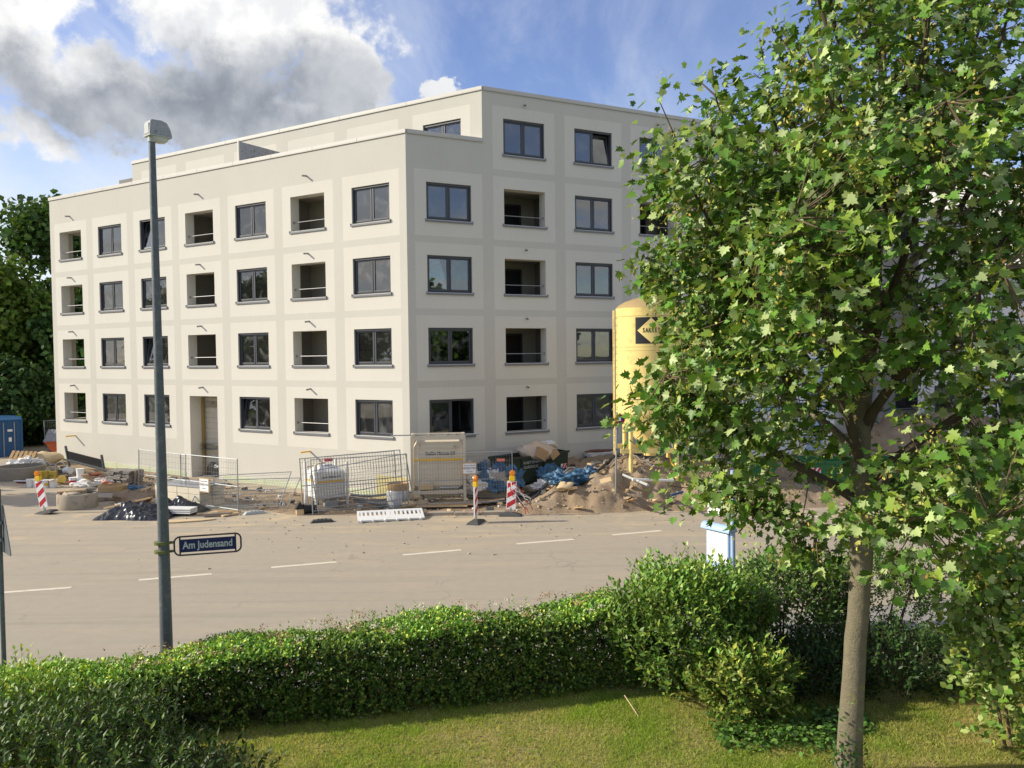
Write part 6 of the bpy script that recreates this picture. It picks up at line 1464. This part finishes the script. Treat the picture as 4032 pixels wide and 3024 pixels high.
# taller sprigs out of the hedge
def spr(n): s_ = np.where(r_.random(n) < .6, r_.normal(5.6, .9, n), r_.uniform(.5, HL, n)); s_ = np.clip(s_, 0, HL); p = np.zeros((n, 3)); p[:, :2] = H0 + HD * s_[:, None] + HN * r_.uniform(-.45, .3, (n, 1)); p[:, 2] = htop(s_) + .5; return p - HB, np.tile([0, 0, 1.], (n, 1))
P_, T_, N_, pa = shoots(190, spr, .22, .42, 11, r_, 1.3, .5, .35)
leaf_cloud('sprigs', P_, T_, N_, r_.uniform(.03, .055, len(P_)), LANCE_V, LANCE_F, tints(len(P_), (.14, .25, .04), .35, .12, (.28, .36, .09), r_=r_), 'leaf', hd, width=1.3)

# ---------------------------------------------------------------- grass
r_ = np.random.default_rng(61); n = 520000
gx = r_.uniform(-5.2, 8.5, n); gy = r_.uniform(8.6, 13.2, n); ok_ = (gy < 12.0 + .215 * gx + .55) & (np.abs(gx) < gy * .66 + .3); gx, gy = gx[ok_], gy[ok_]
patch = fbm(gx * 1.1 + 5, gy * 1.1, 4) + .25 * fbm(gx * 5, gy * 5, 3); ok_ = r_.random(len(gx)) < np.clip(.72 + 1.6 * patch, .2, 1); gx, gy, patch = gx[ok_], gy[ok_], patch[ok_]; n = len(gx)
tipd = np.stack([r_.normal(size=n) * .7, r_.normal(size=n) * .7, np.ones(n)], -1)
dry = np.clip(.40 - 2.0 * patch + .35 * sstep(2.0, 7, gx) + r_.normal(size=n) * .22, 0, 1)[:, None]
gt = np.array([[.31, .46, .05]]) * (1 - dry) + np.array([[.58, .50, .20]]) * dry; gt = gt * (1 + .35 * (r_.random((n, 1)) * 2 - 1))
leaf_cloud('grass', np.stack([gx, gy, lawn_z(gx, gy) - .005], -1), tipd, rdir(n, r_) * np.array([1, 1, .2]), r_.uniform(.025, .068, n), [(-.09, 0, 0), (.09, 0, 0), (0, 1, .12)], [(0, 1, 2)], gt, 'blade', None)
bpy.data.objects['grass']['kind'] = 'stuff'; tag(bpy.data.objects['grass'], 'patchy short lawn grass, green with straw coloured spots', 'grass')
# clover and weed leaves among the blades
n = 9000; gx = r_.uniform(-4.5, 8.0, n); gy = r_.uniform(9.0, 12.4, n); ok_ = (gy < 11.9 + .215 * gx) & (fbm(gx * .9 + 21, gy * .9, 4) > -.03); gx, gy = gx[ok_], gy[ok_]; n = len(gx)
wd = leaf_cloud('lawn_weeds', np.stack([gx, gy, lawn_z(gx, gy) + r_.uniform(.0, .03, n)], -1), rdir(n, r_) * np.array([1, 1, .35]), np.array([0, 0, 1.]) + r_.normal(size=(n, 3)) * .4, r_.uniform(.02, .045, n), OVAL_V, OVAL_F, tints(n, (.22, .35, .05), .35, .1, (.36, .44, .09), r_=r_), 'blade', None, width=1.4)
tag(wd, 'small weed and clover leaves scattered in the lawn', 'weeds')
plank('thin dry stick stuck in the lawn left of the tall shrub', (1.62, 12.15, .62), (1.75, 11.65, .52), .014, .012, 'wood_pale', 'dry_stick', 'stick', None)

# ---------------------------------------------------------------- trees further off
def far_tree(label, base, h, rx, trunk_h, n, size, col, seed, group, name='broadleaf_tree', lump=9):
    r_ = np.random.default_rng(seed); t = thing(name, label, 'tree', base, group=group)
    q = MB(); q.tube([(0, 0, -.5), (.1, 0, trunk_h), (.2, .1, h * .6), (.1, .2, h * .9)], [.38, .30, .16, .03], 10); q.build('trunk', 'bark_dark', t, smooth=True)
    lob = []
    for k in range(lump):
        z = r_.uniform(trunk_h * .8, h * .9); R = rx * np.interp(z / h, [.1, .35, .65, 1.0], [.75, 1.0, .85, .15]); a = r_.uniform(0, 6.28); r = R * r_.uniform(.25, .8); s_ = rx * r_.uniform(.32, .55)
        lob.append((np.array([r * math.cos(a), r * math.sin(a), z]), s_))
        q = MB(); q.tube([(.1, 0, max(trunk_h * .6, z - s_ * 1.6)), (r * math.cos(a) * .6, r * math.sin(a) * .6, z - s_ * .5), (r * math.cos(a), r * math.sin(a), z)], [.12, .07, .02], 5); q.build('limb', 'bark_dark', t)
    P_ = []; W_ = np.array([s_ ** 2 for _, s_ in lob]); cnt = (W_ / W_.sum() * n).astype(int)
    for (c_, s_), k in zip(lob, cnt):
        d = rdir(k, r_); rr = s_ * r_.uniform(.55, 1.05, (k, 1)) * (1 + .25 * np.sin(5 * d[:, :1] + 4 * d[:, 2:] + seed)); p = c_ + d * rr * np.array([1, 1, .8]); P_.append(p)
    P_ = np.concatenate(P_); P_ = P_[vnoise(P_[:, 0] * 1.1 + seed, P_[:, 2] * 1.1 + P_[:, 1] * .7) > .20]; k = len(P_); c0 = np.array([0, 0, h * .55])
    N_ = unit(P_ - c0) * .6 + rdir(k, r_) + np.array([0, 0, .5])
    leaf_cloud('crown', P_, rdir(k, r_) + np.array([0, 0, -.5]), N_, r_.uniform(size * .7, size * 1.3, k), QUAD_V, QUAD_F, tints(k, col, .35, .06, tuple(c * 2.0 for c in col), r_=r_), 'leaf_far', t)
    return t
G = 'trees behind the building on the left'
far_tree('tall dark tree rising highest directly beside the left building edge', (-34.5, 64, -.2), 18.5, 5.8, 3.0, 24000, .36, (.07, .135, .032), 71, G, lump=32)
far_tree('tree with a yellowish green crown at the left picture edge', (-37.0, 58, -.2), 13.2, 4.6, 2.0, 16000, .34, (.11, .18, .028), 72, G, lump=24)
far_tree('dark round tree low between the container and the building', (-31.0, 57.5, -.2), 9.5, 3.6, 1.2, 11000, .30, (.06, .12, .03), 73, G, lump=16)
far_tree('broad dark tree seen through the corner loggias', (-27.5, 66, -.2), 14.5, 5.2, 2.0, 12000, .36, (.06, .115, .03), 74, G, lump=18)
far_tree('deep green tree behind the blue container at the picture edge', (-40.5, 66, -.2), 12.5, 5.2, 1.5, 10000, .36, (.07, .135, .03), 75, G, lump=16)
far_tree('low dark thicket tree filling the gap behind the orange skip', (-33.5, 54.5, -.2), 6.2, 3.0, .8, 8000, .26, (.05, .10, .028), 76, G, lump=14)
G2 = 'street trees outside the picture that shade the road and show in the windows'
for i, (x, y, h, r, sd) in enumerate(((-36.5, 32.2, 12.4, 3.6, 81), (-45, 30, 9.5, 4.0, 82), (-41, 38.6, 12.2, 3.4, 83), (-50, 22, 11.0, 4.5, 84), (19.5, 13.0, 11.5, 3.8, 85), (25.5, 8.5, 12.5, 4.5, 86), (24, 18.5, 11.5, 4.2, 87), (31, 14, 13, 5, 88), (21, 4, 12, 4.5, 89))):
    far_tree(['street tree left of the view, nearest the building', 'street tree left of the view, beside the road', 'street tree left of the view, in the second row', 'street tree far to the left, this side of the road', 'garden tree right of the view, nearest the maple', 'garden tree right of the view, large crown', 'garden tree right of the view, across the pavement', 'garden tree farthest to the right', 'garden tree right of the camera'][i], (x, y, 0), h, r, 1.6, 5200, .42, (.085, .16, .03), sd, G2, lump=14)

# ================================================================== STREET FURNITURE
ex, ey = -5.62, 13.2
lp = thing('street_lamp', 'grey galvanised street lamp post with a boxy luminaire, standing behind the hedge', 'street lamp', (ex, ey, 0))
q = MB(); O, Q = smoothpath([(0, 0, -.1), (0, 0, 1.2), (0, 0, 2.4), (-.01, 0, 6), (-.02, 0, 9.12)], [.098, .098, .090, .066, .050], 4); q.tube(O, Q, 20); q.build('pole', 'galv_dark', lp, smooth=True)
q = MB(); q.cyl((-.02, 0, 9.121), (-.02, 0, 9.26), .062, .058, 16); q.prism([(-.055, 9.261), (.055, 9.261), (.035, 9.33), (.025, 9.44), (-.03, 9.44), (-.045, 9.32)], -.04, .04, 'y', T=(-.02, 0, 0)); q.build('spigot', 'lum_pale', lp, bevel=.008)
# luminaire: housing points away from the pole to the back right
R_l = Matrix.Rotation(rad(48), 4, 'Z') @ Matrix.Translation((0, 0, 9.22)) @ Matrix.Diagonal((.60, .68, .70, 1)) @ Matrix.Translation((0, 0, -9.29))
q = MB(); prof = [(-.12, 9.31), (-.09, 9.60), (-.05, 9.64), (.22, 9.65), (.36, 9.61), (.45, 9.48), (.50, 9.31)]
q.prism(prof, -.15, .15, 'y', m=0); h_ = q.build('housing', 'lum_grey', lp, smooth=False, bevel=.014); h_.matrix_basis = Matrix.Translation((-.03, .0, 0)) @ R_l
q = MB(); q.bb(-.125, -.101, -.115, .115, 9.33, 9.56); h_ = q.build('end_plate', 'lum_pale', lp, bevel=.015); h_.matrix_basis = Matrix.Translation((-.03, .0, 0)) @ R_l
q = MB(); q.bb(-.12, .48, -.17, .17, 9.275, 9.309); h_ = q.build('rim', 'lum_pale', lp, bevel=.01); h_.matrix_basis = Matrix.Translation((-.03, .0, 0)) @ R_l
q = MB(); q.lathe([(.02, -.16), (.6, -.15), (.86, -.08), (1.0, 0)], 28); o = q.build('diffuser', 'acryl', lp, smooth=True); o.matrix_basis = Matrix.Translation((-.03, .0, 0)) @ R_l @ Matrix.Translation((.19, 0, 9.274)) @ Matrix.Diagonal((.28, .16, .7, 1))
# street name sign
ns = thing('street_name_sign', 'dark blue street name sign Am Judensand in a tube frame on the lamp post', 'sign', (ex + .07, ey - .02, 2.69), rad(14)); ns.rotation_euler = (0, rad(-.4), rad(14))
fw, fh, rr = 1.02, .30, .09; x0 = .10
pts = []
for cx, cz, a0 in ((x0 + fw - rr, fh / 2 - rr, 0), (x0 + rr, fh / 2 - rr, 90), (x0 + rr, -fh / 2 + rr, 180), (x0 + fw - rr, -fh / 2 + rr, 270)):
    for k in range(6): a = rad(a0 + 18 * k); pts.append((cx + rr * math.cos(a), 0, cz + rr * math.sin(a)))
pts.append(pts[0]); pts.append(pts[1])
q = MB(); q.tube(pts, .014, 8); q.build('tube_frame', 'sign_frame', ns, smooth=True)
q = MB(); q.bb(x0 + .075, x0 + fw - .075, -.012, .0, -.105, .105); q.build('plate', 'sign_blue', ns, bevel=.003)
for x in (x0 + .085, x0 + fw - .085): q = MB(); q.bb(x - .012, x + .012, -.0119, .012, -fh / 2 + .015, fh / 2 - .015); q.build('bar', 'sign_frame', ns)
text('lettering', 'Am Judensand', 'sign_white', ns, .165, (x0 + fw / 2, -.0145, .004), xs=.80, off=.0035)
for z in (.07, -.07):
    q = MB(); q.bb(-.01, x0 - .01, -.02, .02, z - .018, z + .018); q.build('bracket', 'clamp', ns); q = MB(); q.lathe([(.108, z - .022), (.108, z + .022)], 20, T=(-.10, .02, 0)); q.build('clamp_band', 'clamp', ns); q = MB(); q.cyl((.05, -.03, z), (.05, .03, z), .02, n=8); q.build('bolt', 'sign_frame', ns)
# triangular warning sign at the left edge, seen almost edge-on
ws = thing('warning_sign', 'triangular warning sign on a grey post cut by the left picture edge', 'sign', (-7.56, 12.1, .2), rad(134))
q = MB(); q.cyl((0, 0, -.3), (0, 0, 3.62), .034, n=12); q.build('post', 'galv_dark', ws, smooth=True)
q = MB(); q.prism([(-.40, 2.72), (-.37, 2.68), (.37, 2.68), (.40, 2.72), (.03, 3.38), (-.03, 3.38)], -.055, -.042, 'y'); q.build('plate', 'galv_dark', ws, bevel=.004)
q = MB(); q.prism([(-.31, 2.73), (.31, 2.73), (0, 3.28)], -.06, -.0555, 'y'); q.build('sign_face', 'paper', ws)
for z in (2.85, 3.1): q = MB(); q.cyl((0, 0, z), (0, 0, z + .05), .045, n=12); q.build('clamp', 'galv', ws)
# bus stop
bsx, bsy = 4.10, 16.4
bt = thing('bus_stop', 'pale blue bus stop post with timetable panel behind the tall shrub', 'bus stop', (bsx, bsy, .1), rad(-58))
q = MB(); q.cyl((.34, .02, -.2), (.34, .02, 3.3), .045, n=16); q.build('post', 'bus_blue', bt, smooth=True)
q = MB(); q.bb(-.33, .27, -.03, .03, .75, 2.05); q.build('panel', 'bus_blue', bt, bevel=.01)
q = MB(); q.bb(-.30, .25, -.038, -.031, 1.42, 2.03); q.build('route_map', 'paper', bt); q = MB(); q.bb(-.30, .25, -.038, -.031, .78, 1.32); q.build('timetable', 'paper', bt)
for k in range(2): q = MB(); q.bb(-.28 + .27 * k, -.04 + .27 * k, -.042, -.0385, 1.22, 1.29); q.build('header', 'cont_blue' if False else 'bus_blue', bt)
q = MB(); q.prism([(.12 * math.cos(a), .13 * math.sin(a)) for a in np.linspace(0, math.pi, 14)], -.40, .36, 'x', T=(0, 0, 2.07)); q.build('hood', 'bus_blue', bt, smooth=True)
q = MB(); q.bb(-.30, .24, -.02, .02, 2.36, 2.95); q.build('flag_board', 'paper', bt)
q = MB(); q.bb(-.2, .15, -.024, -.0205, 2.75, 2.87); q.build('stop_band', 'bus_blue', bt)
# traffic sign seen from behind at the right
ts = thing('traffic_sign', 'small square sign seen from behind on a grey post at the right edge', 'sign', (13.55, 23.2, 0), rad(8))
q = MB(); q.cyl((0, 0, -.2), (0, 0, 2.95), .038, n=12); q.build('post', 'galv', ts, smooth=True); q = MB(); q.bb(-.36, .12, -.06, -.045, 1.75, 2.2); q.build('plate', 'galv_dark', ts, bevel=.02)
# ================================================================== small litter
def litter(name, label, cat, pts, size, m, seed):
    r_ = np.random.default_rng(seed); q = MB()
    for x, y, z in pts:
        s_ = r_.uniform(*size); q.box((x, y, z + s_ * .25), (s_, s_ * r_.uniform(.4, .9), s_ * r_.uniform(.3, .6)), R=Matrix.Rotation(r_.uniform(0, 6), 3, 'Z') @ Matrix.Rotation(r_.uniform(-.5, .5), 3, 'X'))
    o = q.build(name, m, None, kind='stuff'); tag(o, label, cat); return o
r_ = np.random.default_rng(91)
def scatter(n, x0, x1, dy0, dy1):
    x = r_.uniform(x0, x1, n); y = np.interp(x, CX, CY) + r_.uniform(dy0, dy1, n); return np.stack([x, y, np.maximum(zsite(x, y), 0)], -1)
litter('rubble', 'stone rubble and clods strewn over the building site', 'rubble', np.concatenate([scatter(800, -24, 14, .2, 4), scatter(260, 0, 9, .3, 5), scatter(240, -26, -12, .2, 6)]), (.02, .10), 'gravel', 1)
litter('timber_scraps', 'splinters and small timber scraps strewn over the building site', 'scraps', np.concatenate([scatter(110, -24, 9, .2, 4), scatter(30, -1, 9, .6, 5)]), (.06, .22), 'wood_pale', 2)
litter('plastic_scraps', 'white paper and foil scraps strewn over the building site', 'scraps', np.concatenate([scatter(90, -24, 2, .2, 4), scatter(30, -1, 9, 1.8, 5)]), (.05, .18), 'sack', 3)
litter('dark_scraps', 'dark scraps of foil and pipe strewn over the building site', 'scraps', np.concatenate([scatter(70, -24, 9, .3, 4), scatter(60, -1, 9, 1.5, 6)]), (.08, .30), 'rubber', 4)
x = r_.uniform(-16, 12, 260); y = np.interp(x, CX, CY) - np.abs(r_.normal(size=260)) * 3.2
litter('road_crumbs', 'small stones and crumbs lying on the dusty road', 'crumbs', np.stack([x, y, 0 * x], -1), (.02, .07), 'gravel', 5)
# lettering as plain meshes
bpy.context.view_layer.update()
dg = bpy.context.evaluated_depsgraph_get()
for o in [o for o in S.objects if o.type == 'FONT']:
    me = bpy.data.meshes.new_from_object(o.evaluated_get(dg)); me.name = o.name
    if not me.materials: me.materials.append(o.data.materials[0])
    n_ = bpy.data.objects.new('tmp', me); COL.objects.link(n_); n_.parent = o.parent; n_.matrix_basis = o.matrix_basis.copy()
    nm = o.name; bpy.data.objects.remove(o); n_.name = nm
